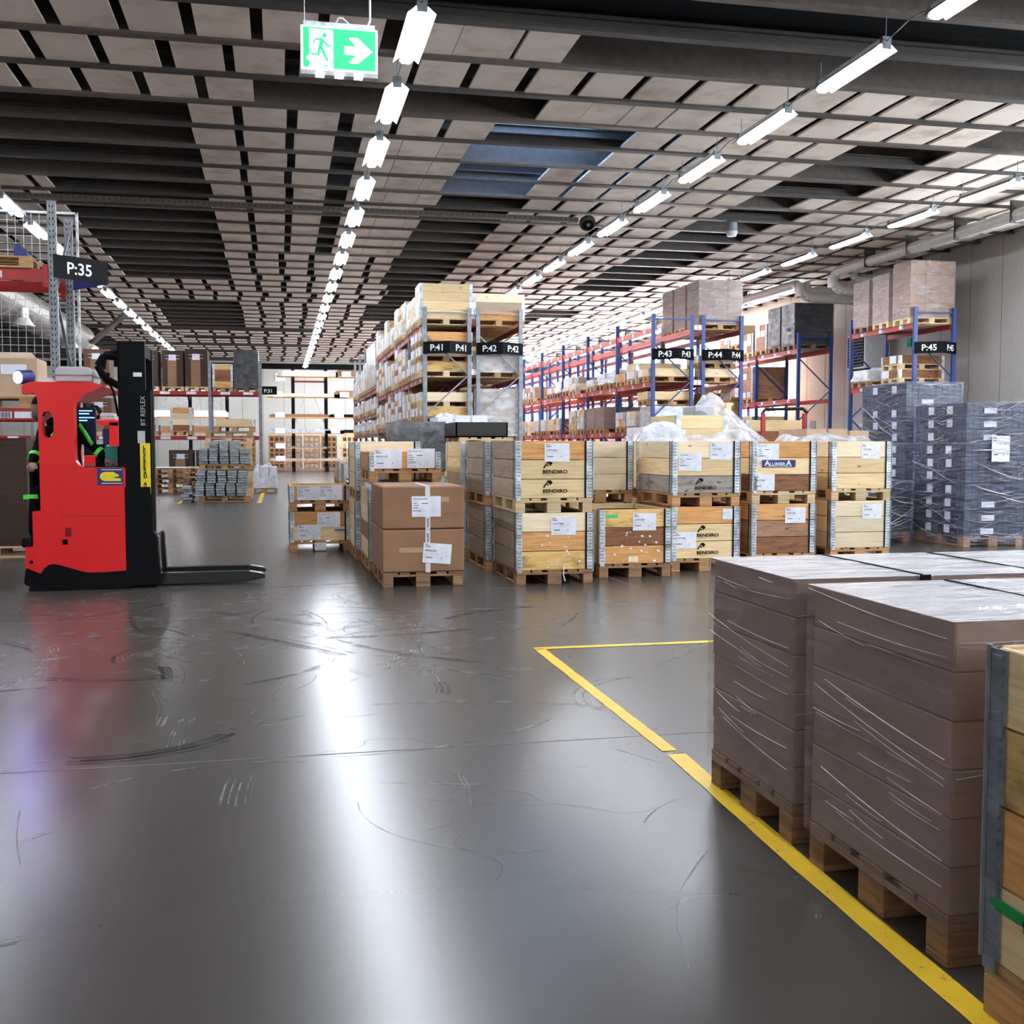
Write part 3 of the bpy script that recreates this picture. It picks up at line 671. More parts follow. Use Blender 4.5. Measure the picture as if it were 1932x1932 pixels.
def wrapped_load(label, x, y, z, W, D, layers, lh, cols, cardmat, filmmat, pal='pallet_wood', detail=2, amp=.012, group=None, name='wrapped_carton_pallet', nx=14, rows_=1, strap=False, topmat=None, ph=.144):
    t = thing(name, label, 'wrapped pallet', (x, y, z), group)
    if ph: pallet(t, W, D, 0, pal, detail)
    cw = W/cols; cd = D/rows_
    me = cached(('ct', round(cw, 3), round(cd, 3), lh, cardmat), lambda: MB().box(.002, cw-.002, .002, cd-.002, .001, lh-.001).mesh('carton', cardmat, .004))
    for k in range(layers):
        for i in range(cols):
            for j in range(rows_):
                if detail < 2 and 0 < i < cols-1 and 0 < j < rows_-1: continue
                put('carton', me, t, (i*cw+R.uniform(-.003, .003), j*cd+R.uniform(-.004, .004), ph+k*lh))
    H = ph+layers*lh
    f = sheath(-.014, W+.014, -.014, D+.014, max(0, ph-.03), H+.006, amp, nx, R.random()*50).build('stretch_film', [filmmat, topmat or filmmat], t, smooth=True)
    for p in f.data.polygons: pass
    if filmmat == 'film_white_glints': fold_glints(t, W, D, ph, H, 60, .034, .007, (-.25, .25), .5, .5)
    if strap:
        for i in range(1, cols): MB().box(i*cw-.004, i*cw+.004, 0, D, 0, .004).box(i*cw-.02, i*cw+.02, -.026, -.018, -.05, .004).build('strap', 'black', t, (0, 0, H+.008))
    return t
W1 = wrapped_load('far one of the two big brown wrapped carton loads by the yellow line', 1.75, 3.47, 0, 1.96, .73, 6, .1325, 4, 'cardboard_mauve', 'film_clear', 'pallet_dark', 2, .007, nx=30, strap=True, topmat='film_top_glare', name='wrapped_carton_pallet')
W2 = wrapped_load('near one of the two big brown wrapped carton loads beside the foreground crate', 1.74, 2.54, 0, 1.96, .78, 6, .1325, 4, 'cardboard_mauve', 'film_clear', 'pallet_dark', 2, .007, nx=30, strap=True, topmat='film_top_glare', name='wrapped_carton_pallet')
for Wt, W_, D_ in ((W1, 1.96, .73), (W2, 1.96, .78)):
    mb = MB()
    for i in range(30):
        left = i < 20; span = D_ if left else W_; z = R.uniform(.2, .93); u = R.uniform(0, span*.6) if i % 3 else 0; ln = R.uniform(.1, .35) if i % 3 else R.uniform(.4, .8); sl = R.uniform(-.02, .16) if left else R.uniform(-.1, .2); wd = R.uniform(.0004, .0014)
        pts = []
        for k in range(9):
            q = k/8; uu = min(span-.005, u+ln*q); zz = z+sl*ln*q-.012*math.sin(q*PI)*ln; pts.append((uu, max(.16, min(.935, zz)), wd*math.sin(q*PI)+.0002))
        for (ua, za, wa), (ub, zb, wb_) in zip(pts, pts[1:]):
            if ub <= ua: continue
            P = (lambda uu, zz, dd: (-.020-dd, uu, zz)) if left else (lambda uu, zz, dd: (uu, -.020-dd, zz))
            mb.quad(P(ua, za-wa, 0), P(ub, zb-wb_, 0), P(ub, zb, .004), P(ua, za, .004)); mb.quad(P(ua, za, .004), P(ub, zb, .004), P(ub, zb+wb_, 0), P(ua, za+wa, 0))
    stuff(mb.build('film_fold_glints', 'film_fold', Wt))
X1 = crate('nearest collar crate at the bottom right corner with green tape', 1.70, 1.13, 0, .8, 1.2, ['pine', ('pine_orange', 'pine_orange'), ('pine_yellow', 'pine_yellow'), 'pine'], pal='pallet_wood', lid='cardboard_pale')
dk = hinge_mesh().copy(); dk.materials.clear(); [dk.materials.append(M[q]) for q in ('zinc_dark', 'slot_black', 'slot_black')]  # darker hinge copy: shade put into the metal colour
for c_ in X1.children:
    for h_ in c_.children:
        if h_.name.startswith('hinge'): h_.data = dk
for (yy, z0, z1) in ((1.17, .30, .325), (1.05, .285, .31), (.90, .30, .32), (.7, .27, .29)):
    MB().prism([(0, 0), (.003, 0), (.003, .03), (0, .03)], 0, .16).build('tape', 'green_tape', X1, (-.008, yy-.16, z0-.02))

# ------------------------------------------------------------------ dark plastic-crate towers under film
def tower(label, x, y, W, D, layers, lh, group, tags):
    t = thing('wrapped_crate_tower', label, 'wrapped crates', (x, y, 0), group); pallet(t, W, D, 0, 'pallet_wood', 1)
    def f():
        mb = MB(); mb.box(0, W, 0, D, .0, lh-.02); mb.box(-.012, W+.012, -.012, D+.012, lh-.045, lh-.012)
        n = 9
        for i in range(n+1): mb.box(i*W/n-.008, i*W/n+.008, -.014, D+.014, 0, lh-.03)
        n = 12
        for i in range(n+1): mb.box(-.014, W+.014, i*D/n-.008, i*D/n+.008, 0, lh-.03)
        return mb.mesh('plastic_crate', 'crate_plastic')
    me = cached(('pc', W, D, lh), f)
    for k in range(layers):
        c = put('plastic_crate', me, t, (R.uniform(-.008, .008), R.uniform(-.008, .008), .144+k*lh))
        for q in tags: 
            if R.random() < .85: MB().box(-.022, -.016, q, q+.13, .03, .03+min(.12, lh*.6)).build('tag', 'paper', c)
        if R.random() < .5: MB().box(.25, .45, -.024, -.018, .03, .11).build('tag', 'paper', c)
    sheath(-.03, W+.03, -.03, D+.03, .02, .144+layers*lh+.01, .035, 26, R.random()*9).build('stretch_film', ['film_blue_glints', 'film_white'], t, smooth=True)
    fold_glints(t, W, D, .1, .144+layers*lh, int(layers*11), .062, .004); fold_glints(t, W, D, .1, .144+layers*lh, 22, .064, .010, (-.6, .6), .4)
    return t
T2 = tower('nearer and lower film-wrapped tower of dark plastic crates', 9.28, 13.4, .92, 1.2, 10, .186, 'film-wrapped plastic crate towers', [.3, .75])
paper(T2, .36, -.06, 1.18, 'bol', w=.28, h=.36, num='')
T1 = tower('taller film-wrapped tower of dark plastic crates behind', 9.42, 15.1, .92, 1.25, 12, .186, 'film-wrapped plastic crate towers', [.25, .8])
tower('shorter film-wrapped crate tower tucked behind the row-end stack', 8.2, 14.3, .8, 1.2, 4, .186, 'film-wrapped plastic crate towers', [.3])
wrapped_load('plain brown carton load at the right edge beyond the towers', 11.0, 14.2, 0, .8, 1.2, 3, .3, 1, 'cardboard', 'film_clear', detail=1)

# ------------------------------------------------------------------ racks
def wedge_sign(t, x0, x1, y, z, txt, h=.27, dep=.33, axis='y'):
    xm = (x0+x1)/2; s = put('sign_board', None, t)
    mb = MB()
    for a, b in (((x0, y), (xm, y-dep)), ((xm, y-dep), (x1, y))):
        d = Vector((b[0]-a[0], b[1]-a[1], 0)).normalized(); n = Vector((-d.y, d.x, 0))*.006
        mb.poly([(a[0], a[1], z), (b[0], b[1], z), (b[0], b[1], z+h), (a[0], a[1], z+h)], 0)
        mb.poly([(a[0]+n.x, a[1]+n.y, z), (b[0]+n.x, b[1]+n.y, z), (b[0]+n.x, b[1]+n.y, z+h), (a[0]+n.x, a[1]+n.y, z+h)], 1)
    s2 = mb.build('sign_board', ['black', 'navy'], t); bpy.data.objects.remove(s)
    for a, b in (((x0, y), (xm, y-dep)), ((xm, y-dep), (x1, y))):
        ang = math.atan2(b[1]-a[1], b[0]-a[0]); ln = math.dist(a, b); me = textmesh(txt, .20, 'sign_text', .016)
        wd = max(v.co.x for v in me.vertices); o = (ln-wd)/2; n = Vector((math.sin(ang), -math.cos(ang)))*.004
        put('lettering', me, s2, (a[0]+(b[0]-a[0])*o/ln+n.x, a[1]+(b[1]-a[1])*o/ln+n.y, z+.065), ang)
    return s2
def rack_y(label, x0, x1, frames, levels, post, beam, top, sign=None, signz=3.45, tags=True, pw=.09):
    """pallet rack whose bays run along Y between the frames; levels: list of (z, first frame, last frame)"""
    t = thing('pallet_rack', label, 'rack', (0, 0, 0))
    hs = top; pm = cached(('post', post, hs, pw), lambda: MB().box(0, pw, 0, .07, .01, hs).box(-.02, pw+.02, -.02, .09, 0, .012).mesh('post', post))
    for y in frames:
        put('post', pm, t, (x0, y-.035, 0)); put('post', pm, t, (x1-pw, y-.035, 0))
        z = .3; k = 0; br = []
        while z+.9 < top:
            a, b = ((x0+.05), (x1-.05)) if k % 2 == 0 else ((x1-.05), (x0+.05)); br.append(((a, y, z), (b, y, z+.9))); z += .9; k += 1
        for a, b in br: MB().beam(a, b, .03, .03).build('brace', post, t)
        MB().beam((x0+.05, y, top-.12), (x1-.05, y, top-.12), .03, .03).build('brace', post, t)
    for z, i0, i1 in levels:
        for i in range(i0, i1):
            ya, yb = frames[i], frames[i+1]; ln = yb-ya-.07
            for s, x in ((0, x0+.02), (1, x1-.07)):
                bm_ = cached(('beam', beam, round(ln, 2)), lambda: MB().box(0, .05, 0, ln, -.12, 0).box(-.004, .054, -.0, .03, -.19, .04).box(-.004, .054, ln-.03, ln, -.19, .04).mesh('beam', beam))
                b = put('beam', bm_, t, (x, ya+.035, z))
                if s == 0 and tags:
                    tm = cached(('tg', i % 2), lambda: MB().box(-.006, -.001, 0, .2, -.10, -.015, 0).box(-.008, -.005, 0, .09, -.095, -.02, 1).mesh('shelf_label', ['paper', 'blue_tag' if True else 'paper']))
                    for q in (.4, 1.3, 2.15): put('shelf_label', tm, b, (0, q, 0))
    if sign: wedge_sign(t, x0, x1, frames[0]-.05, signz, sign)
    return t
F41 = [24.4+2.85*i for i in range(9)]
rack_y('galvanised pallet rack marked P:41, stacked with labelled crates beside the main aisle', 3.17, 4.27, F41[:5], [(1.93, 0, 4), (2.95, 0, 4), (4.12, 0, 4)], 'post_zinc', 'beam_red', 4.5, 'P:41')
rack_y('lower rear extension of the P:41 rack line beside the main aisle', 3.17, 4.27, [F41[4]+.12]+F41[5:], [(1.80, 0, 4), (2.48, 0, 4), (3.28, 0, 4)], 'post_zinc', 'beam_red', 5.0)
rack_y('galvanised pallet rack marked P:42, back to back with the P:41 rack', 4.38, 5.46, F41[:8], [(1.5, 0, 7), (2.95, 0, 7), (4.12, 0, 7)], 'post_zinc', 'rust_red', 4.5, 'P:42', tags=False)
F43 = [25.5+2.88*i for i in range(13)]
rack_y('blue post rack marked P:43 with orange beams, facing the middle aisle', 8.94, 10.03, F43, [(1.75, 0, 12), (2.97, 0, 12), (4.28, 0, 12)], 'post_blue', 'beam_orange', 4.62, 'P:43', 3.5)
rack_y('blue post rack marked P:44, back to back with the P:43 rack', 10.24, 11.34, F43, [(1.75, 0, 12), (2.97, 0, 12), (4.28, 0, 12)], 'post_blue', 'rust_red', 4.62, 'P:44', 3.5, tags=False)
rack_y('short blue post rack marked P:45 against the grey right wall', 14.54, 15.64, [23.1, 26.0], [(2.88, 0, 1), (4.27, 0, 1)], 'post_blue', 'beam_red', 4.64, 'P:45', 3.55)
F45 = [28.95+2.8*i for i in range(12)]
rack_y('long blue post rack along the windows beyond the wall heater', 14.54, 15.64, F45, [(1.6, 0, 11), (2.75, 0, 11), (4.18, 0, 11)], 'post_blue', 'beam_red', 4.62)
for i, z in enumerate((1.6, 3.0, 4.35)):
    t = thing('rack_spacer', 'small white bracket joining the two zinc racks, %s one' % ['lowest', 'middle', 'top'][i], 'bracket', (4.30, 24.38, z)); MB().box(-.03, .08, -.0, .04, 0, .12).build('plate', 'white_metal', t)
    for q in (.03, .09): MB().tube((.045, -.004, q), (.045, .004, q), .014, 8).build('hole', 'slot_black', t)
    t = thing('rack_spacer', 'small white bracket joining the two blue racks, %s one' % ['lowest', 'middle', 'top'][i], 'bracket', (10.09, 25.48, z-.1)); MB().box(-.06, .15, 0, .03, 0, .12).build('plate', 'white_metal', t)
    for q in (.03, .09): MB().tube((.045, -.004, q), (.045, .004, q), .014, 8).build('hole', 'slot_black', t)

# --- loads on the racks
WD = ['pine', 'pine_pale', 'pine_orange', 'wood_taupe', 'pine_yellow', 'pine']
lvlname = {0: 'bottom', 1: 'middle', 2: 'top'}
RN = {'rack 41': 'aisle-side zinc rack', 'the rear part of rack 41': 'lower rear zinc rack', 'rack 42': 'inner zinc rack', 'rack 43': 'aisle-side blue rack', 'rack 44': 'inner blue rack', 'rack 45': 'short blue rack by the wall', 'the window rack': 'long blue rack by the windows'}
def rack_crate(rk, lv, slot, x, y, z, comp, sheets=True, tones=None, W=1.2):
    zz = z; pr_ = .3 if 'window' in rk or '45' in rk else .58
    for j, n in enumerate(comp):
        pos = '' if len(comp) == 1 else ([' bottom of pile', ' second in pile', ' third in pile', ' fourth in pile'][j])
        lb = 'collar crate, %s shelf, %s, %s from front%s' % (lv, RN[rk], slot, ','+pos if pos else '')
        c = crate(lb, x, y, zz, W, .8, [(tones or R.choice(WD)) for _ in range(n)], detail=1, pal=R.choice(['pallet_wood', 'pallet_pale']), group='crates on '+rk)
        if sheets:
            for k in range(n):
                if R.random() < pr_: side_sheet(c, -.008, .10+R.uniform(0, .05), .15+CH*k, .28, .185)
                if R.random() < pr_: side_sheet(c, -.0085, .42+R.uniform(0, .06), .15+CH*k, .28, .185)
        zz += .144+CH*n
    return zz
def slots(frames, i0, i1):
    o = []
    for i in range(i0, i1):
        a = frames[i]+.06
        for k in range(3): o.append(a+.04+k*.92)
    return o
s41 = slots(F41, 0, 4)
comp_top = [[4], [3], [3], [1, 2], [2, 1], [4], [2], [2], [4], [2], [3], [4]]
comp_mid = [[1, 1, 1], [1, 1, 1], [2], [1, 2], [2, 1], [1, 1, 1], [3], [3], [4], [2, 1], [1, 1, 1], [2, 1]]
comp_low = [[1, 1], [1, 1], [3], [3], [1, 2], [2, 1], [1, 1], [2, 1], [3], [1, 1], [3], [1, 1]]
for lvn, z, comps in (('top', 4.12, comp_top), ('middle', 2.95, comp_mid), ('bottom', 1.93, comp_low)):
    for i, (y, c) in enumerate(zip(s41, comps)):
        if lvn == 'top' and i == 0: rack_crate('rack 41', lvn, ORD[i], 3.12, y, z, [4], tones='pine')
        else: rack_crate('rack 41', lvn, ORD[i], 3.12, y, z, c)
s41b = slots(F41, 4, 8)
for lvn, z, hmax in (('top', 3.28, 7), ('middle', 2.48, 3), ('bottom', 1.80, 2)):
    for i, y in enumerate(s41b):
        if lvn == 'top' and i in (0, 1, 2, 3): wrapped_load('tall film-wrapped load on the rear part of rack 41, top level, %s from its front' % ORD[i], 3.12, y+.1, z, 1.2, .8, 4, .35, 2, 'cardboard_pale', 'film_white', detail=1, nx=6, amp=.05)
        elif lvn == 'bottom' and i % 3 == 1: wrapped_load('white film bundle on the rear part of rack 41, bottom level, %s from its front' % ORD[i], 3.12, y+.1, z, 1.2, .8, 1, .3, 2, 'paper', 'film_white', detail=1, nx=6, amp=.08)
        else: rack_crate('the rear part of rack 41', lvn, ORD[i], 3.12, y+.1, z, [R.randint(1, max(1, hmax-1))] if lvn != 'top' else [R.choice((3, 4, 5))])
# rack 42
s42 = slots(F41, 0, 7)
for i, y in enumerate(s42[:9]): rack_crate('rack 42', 'top', ORD[i], 4.33, y, 4.12, [[3], [2], [2], [3], [1], [2], [3], [2], [2]][i], sheets=False)
rack_crate('rack 42', 'middle', 'second', 4.33, s42[1], 2.95, [1, 1], sheets=False)
wrapped_load('white film-wrapped load on rack 42 below its sign', 4.34, s42[0], 2.95, 1.12, .8, 2, .21, 3, 'cardboard_pale', 'film_white', detail=1, nx=10, amp=.02)
wrapped_load('tall white film-wrapped carton load on the lower level of rack 42', 4.36, s42[0], 1.5, 1.10, .8, 6, .175, 4, 'cardboard_pale', 'film_white', detail=1, nx=16, amp=.02)
for i in range(2, 9, 2): rack_crate('rack 42', 'middle', ORD[i], 4.33, s42[i], 2.95, [2, 1], sheets=False); rack_crate('rack 42', 'bottom', ORD[i], 4.33, s42[i], 1.5, [2], sheets=False)
# rack 43
s43 = slots(F43, 0, 12)
rack_crate('rack 43', 'middle', 'first', 8.90, s43[0], 2.97, [1], tones='pine'); MB
for i in (1, 2): 
    q = rack_crate('rack 43', 'middle', ORD[i], 8.90, s43[i], 2.97, [2] if i == 1 else [1])
def bundle(label, x, y, z, W, D, H, film_='film_white', core='paper', group=None, seed=1, pal_=True):
    """lumpy goods under loose film on a pallet"""
    t = thing('film_covered_bundle', label, 'wrapped goods', (x, y, z), group); z0 = 0
    if pal_: pallet(t, W, D, 0, 'pallet_wood', 1); z0 = .144
    rr = random.Random(seed); n = 3
    for i in range(n):
        a = i*W/n+.03; MB().box(a, a+W/n-.04, .06, D-.06, 0, (H-z0)*rr.uniform(.55, .9)).build('goods', core, t, (0, 0, z0))
    mb = MB(); nx, ny = 14, 10
    def P(u, v):
        e = min(1, 5*min(u, 1-u, v, 1-v)); hh = (H-z0)*(.72+.45*noise.noise(Vector((u*2.2+seed, v*2.2, seed*.7)))+.06*noise.noise(Vector((u*7, v*7, seed))))
        k = .5+(1-e)*.04; return ((u-.5)*(1+.1*(1-e))*W+W/2, (v-.5)*(1+.1*(1-e))*D+D/2, z0+max(0, hh)*e**.5+.002)
    for i in range(nx):
        for j in range(ny): mb.quad(P(i/nx, j/ny), P((i+1)/nx, j/ny), P((i+1)/nx, (j+1)/ny), P(i/nx, (j+1)/ny))
    mb.build('film_cover', film_, t, smooth=True); return t
k = 2
for i, sd in ((3, 4), (4, 8), (8, 2), (9, 5)): bundle('white film bundle on the middle shelf of the aisle-side blue rack, %s from front' % ORD[i], 8.92, s43[i], 2.97, 1.15, .82, .62, seed=sd)
for i, hh in ((5, 2), (7, 3), (10, 2), (13, 3), (14, 3), (16, 2)): rack_crate('rack 43', 'middle', ORD[i], 8.90, s43[i], 2.97, [1] if hh == 2 else [2], tones='wood_rosy' if i > 12 else None)
for i in (1, 2, 4, 5, 6, 7, 9, 11, 12, 14, 15, 17, 18): 
    if i in (4, 5): wrapped_load('long dark brown wrapped load on the bottom shelf of the aisle-side blue rack, %s' % ORD[i], 8.92, s43[i], 1.75, 1.15, .85, 2, .3, 2, 'cardboard_mauve', 'film_clear', detail=1, nx=6)
    else: rack_crate('rack 43', 'bottom', ORD[i], 8.90, s43[i], 1.75, R.choice(([3], [2], [1, 1], [2])))
wrapped_load('white film-wrapped box on rack 43, bottom level at its front', 8.98, s43[0], 1.75, 1.05, .8, 2, .24, 1, 'paper', 'film_white', detail=1, nx=10, amp=.01)
rack_crate('rack 43', 'bottom', 'first', 8.9, s43[0]+.02, 2.40, [0] if False else [1], sheets=False)
# rack 44
for i in range(3): wrapped_load('tall shiny film-wrapped carton load on top of rack 44, %s from the front' % ORD[i], 10.20, s43[i]+(.0 if i else -.0), 4.28, 1.15, .78, 5, .215, 3, 'cardboard_mauve', 'film_white_glints', detail=1, nx=14, amp=.02)
rack_crate('rack 44', 'middle', 'first', 10.2, s43[0], 2.97, [1, 1], sheets=False, W=1.0)
t = thing('carton_heap', 'heap of open brown cartons on the lower level of rack 44', 'cartons', (10.25, s43[0], 1.75)); pallet(t, 1.1, .8, 0, 'pallet_wood', 1)
for i in range(4):
    for k in range(4):
        if k == 3 and i in (1, 3): continue
        c = MB().box(0, .25, 0, .7, 0, .2).build('carton', 'cardboard', t, (.03+i*.265+R.uniform(-.01, .01), .03, .146+k*.205), bevel=.006)
        if k == 3 or (k == 2 and i in (1, 3)): MB().quad((0, 0, .2), (.25, 0, .2), (.27, -.12, .3), (-.02, -.12, .3)).quad((.25, 0, .2), (.25, .7, .2), (.36, .7, .26), (.36, 0, .26)).build('flap', 'cardboard', c)
for i in (3, 5, 6, 9, 12, 15): rack_crate('rack 44', 'bottom', ORD[i], 10.2, s43[i], 1.75, R.choice(([2], [3])), sheets=False)
# rack 45 and the window rack
s45 = slots([23.1, 26.0], 0, 1)
for i in range(3): wrapped_load('shiny film-wrapped carton load on top of rack 45, %s from the front' % ORD[i], 14.5, s45[i], 4.27, 1.15, .72, 4, [.33, .29, .28][i], 3, 'cardboard_mauve' if i else 'cardboard', 'film_white_glints', 'pallet_pale' if i < 2 else 'pallet_dark', detail=1, nx=12, amp=.02)
rack_crate('rack 45', 'middle', 'first', 14.5, s45[0]+.4, 2.88, [1, 1], tones='wood_brown')
bundle('white film bundle with a blue tag on rack 45, middle level, far end', 14.5, s45[2], 2.88, 1.1, .8, .6, seed=3)
sW = slots(F45, 0, 11)
for i in (0, 1): wrapped_load('dark film-wrapped double load on top of the window rack, %s from the front' % ORD[i], 14.5, sW[i], 4.18, 1.2, .8, 4, .29, 1, 'black', 'film_smoke', 'pallet_dark', detail=1, nx=12, amp=.04)
for i, c in ((2, [4]), (3, [3]), (4, [1, 3]), (5, [3])): rack_crate('the window rack', 'top', ORD[i], 14.5, sW[i], 4.18, c, tones=None if i == 4 else 'wood_rosy')
for i, c in ((3, [5]), (4, [4]), (5, [4]), (6, [1, 2]), (7, [3]), (8, [2]), (10, [3]), (11, [2])): rack_crate('the window rack', 'middle', ORD[i], 14.5, sW[i], 2.75, c, tones='wood_rosy' if i < 5 else None)
for i, c in ((1, [2]), (3, [3]), (4, [3]), (6, [2])): rack_crate('the window rack', 'bottom', ORD[i], 14.5, sW[i], 1.6, c)

# ------------------------------------------------------------------ goods behind the front row
crate('tall pine crate under the film-covered machine, its lower half', 5.65, 15.0, 0, .8, 1.2, ['pine']*4, detail=1, group='crates behind the front row'); 
crate('tall pine crate under the film-covered machine, its upper half', 5.65, 15.0, .924, .8, 1.2, ['pine', 'pine_orange', 'pine', 'pine'], detail=1, group='crates behind the front row')
crate('pale crate beside the film-covered machine, lower', 6.5, 15.1, 0, .8, 1.2, ['pine_pale']*4, detail=1, group='crates behind the front row'); crate('pale crate beside the film-covered machine, upper', 6.5, 15.1, .924, .8, 1.2, ['pine_pale']*2, detail=1, group='crates behind the front row')
def tented(label, x, y, z, r, h, seed):
    t = thing('film_covered_machine', label, 'wrapped goods', (x, y, z)); rr = random.Random(seed)
    MB().box(-r*.5, -r*.05, -.25, .25, 0, h*.78).build('casing', 'grey_plastic', t, bevel=.02)
    MB().box(.02, .10, -.1, .1, 0, h*.9).box(.2, .28, -.1, .1, 0, h*.86).box(-.02, .32, -.08, .08, h*.8, h*.86).build('timber_frame', 'pine', t)
    MB().tube((-r*.4, -.26, h*.5), (-r*.4, -.30, h*.5), .12, 14).build('fan_ring', 'zinc_dark', t)
    mb = MB(); n, m = 28, 14
    def P(i, j):
        a = 2*PI*i/n; v = j/m; rad = r*(.18+.95*v**1.35)*(1+.14*noise.noise(Vector((math.cos(a)*2, math.sin(a)*2, seed+v))))*(1+.06*math.sin(a*6+seed))
        return (rad*math.cos(a)*1.05, rad*math.sin(a)*.65, h*(1-v**1.1)*(1+.12*noise.noise(Vector((math.cos(a)*1.5, math.sin(a)*1.5, seed*2))))+.01)
    for i in range(n):
        for j in range(m): mb.quad(P(i, j), P(i+1, j), P(i+1, j+1), P(i, j+1))
    mb.poly([P(i, 0) for i in range(n)]); mb.build('film_cover', 'film_white', t, smooth=True); return t
tented('machine on timber frame under a white film tent, behind the blue nameplate crate', 6.35, 15.4, 1.46, .72, .68, 3)
bundle('low cream film heap on the stack behind the row-end crates', 7.25, 14.1, 1.46, 1.0, 1.0, .22, core='cardboard_pale', seed=6, pal_=False)
bundle('crumpled grey-white film roll on the stack behind the grey logo crate', 4.55, 13.3, 1.46, .62, .8, .26, seed=9, pal_=False)
crate('lower crate under the crumpled film roll', 4.5, 13.0, 0, .8, 1.2, ['pine']*3, detail=1, group='crates behind the front row'); crate('upper crate under the crumpled film roll', 4.5, 13.0, P3, .8, 1.2, ['pine', 'pine', 'pine_pale'], detail=1, group='crates behind the front row')
crate('lower crate under the cream film heap', 7.35, 14.0, 0, .8, 1.2, ['pine']*3, detail=1, group='crates behind the front row'); crate('upper crate under the cream film heap', 7.35, 14.0, P3, .8, 1.2, ['pine', 'pine', 'pine_pale'], detail=1, group='crates behind the front row')
t = thing('steel_bin', 'black steel box on a pallet behind the pale stacks, below sign P:41', 'box', (2.55, 15.6, 0)); 
pallet(t, .8, 1.2, 1.38, 'pallet_pale', 1); MB().box(0, .8, 0, 1.2, 0, .06).build('base', 'black', t, (0, 0, 1.32)); MB().box(.0, .06, 0, .06, 0, 1.36).box(.74, .8, 0, .06, 0, 1.36).box(0, .06, 1.14, 1.2, 0, 1.36).box(.74, .8, 1.14, 1.2, 0, 1.36).build('stand', 'black', t)
MB().box(-.05, .72, 0, 1.1, 0, .02).box(-.05, .72, 0, .02, 0, .22).box(-.05, .72, 1.08, 1.1, 0, .22).box(-.05, -.03, 0, 1.1, 0, .22).box(.70, .72, 0, 1.1, 0, .22).build('box_body', 'black_gloss', t, (0, 0, 1.525))
wrapped_load('grey film-wrapped boxes beside the front end of rack 41', 1.75, 17.0, .88, .8, 1.2, 3, .25, 2, 'paper', 'film_smoke', detail=1, nx=10, amp=.03)
crate('crate carrying the grey film-wrapped boxes', 1.75, 17.0, 0, .8, 1.2, ['pine']*3+['pine'], detail=1, lid='pine')
bundle('clear film bundle with an open carton flap below sign P:41', 2.62, 18.4, 1.5, .9, 1.1, .5, seed=12)
crate('crate carrying the clear film bundle, lower', 2.62, 18.4, 0, .9, 1.2, ['pine']*3, detail=1); crate('crate carrying the clear film bundle, upper', 2.62, 18.4, P3, .9, 1.2, ['pine']*3+[], detail=1)
# red trolley frame
t = thing('red_trolley', 'red trolley frame with a black top bar, right of the film-covered machine', 'trolley', (7.55, 16.2, 0))
for x in (0, .72): MB().box(x, x+.06, 0, .06, .1, 1.92).build('upright', 'beam_red', t)
MB().path([(0, .03, 1.90), (.06, .03, 1.98), (.72, .03, 2.0), (.80, .03, 1.93)], .028, 8).build('top_bar', 'black_gloss', t); MB().box(0, .78, 0, 1.1, .1, .16).build('deck', 'beam_red', t)
for x in (.05, .70):
    for y in (.1, 1.0): MB().tube((x, y, .06), (x+.04, y, .06), .06, 12).build('wheel', 'black', t)
crate('brown board crate behind the red trolley, lower', 7.9, 17.6, 0, 1.2, .8, ['pine']*4, detail=1); crate('brown board crate behind the red trolley, upper', 7.9, 17.6, .924, 1.2, .8, ['pine_orange', 'pine', 'wood_brown', 'pine'], detail=1)

# ------------------------------------------------------------------ left rack P:35
t = thing('pallet_rack', 'galvanised rack marked P:35 with perforated posts, behind the forklift', 'rack', (0, 0, 0))
def perf_post(h):
    mb = MB().box(-.05, .05, 0, .07, .01, h, 0)
    z = .08
    while z < h-.05:
        for s in (-1, 1): mb.poly([(s*.020+d[0], -.0015, z+d[1]) for d in ((-.007-.004*s, -.016), (.005-.004*s, -.016), (.007+.004*s, .016), (-.005+.004*s, .016))], 1); mb.poly([(s*.036, -.0015, z+.030), (s*.036+.006, -.0015, z+.030), (s*.036+.006, -.0015, z+.042), (s*.036, -.0015, z+.042)], 1)
        z += .075
    return mb.mesh('post', ['post_zinc', 'slot_black'])
pp = perf_post(4.42)
for x in (-2.72, -5.5):
    for y in (14.5, 15.6): put('post', pp, t, (x, y, 0))
    for k in range(4): a, b = (14.55, 15.62) if k % 2 else (15.62, 14.55); MB().beam((x+.02, a, .3+k*1.0), (x+.02, b, 1.3+k*1.0), .035, .03).build('brace', 'zinc_dark', t)
for z in (3.58, 1.86):
    for y in (14.48, 15.6):
        b = MB().box(-5.45, -2.77, 0, .05, -.14, 0).box(-2.83, -2.77, -.01, .06, -.22, .06).build('beam', 'beam_red', t, (0, y, z))
        if y < 15:
            lm = MB().box(0, .32, -.004, 0, -.115, -.035, 0)
            for q in range(10): lm.box(.19+q*.012, .195+q*.012+(q % 3)*.002, -.006, -.004, -.11, -.04, 1)
            put('shelf_label', lm.mesh('shelf_label', ['paper', 'ink']), b, (-3.62 if z > 3 else -3.55, -.002, 0)); put('shelf_label', lm.mesh('shelf_label', ['paper', 'ink']), b, (-3.2 if z < 3 else -4.5, -.002, 0))
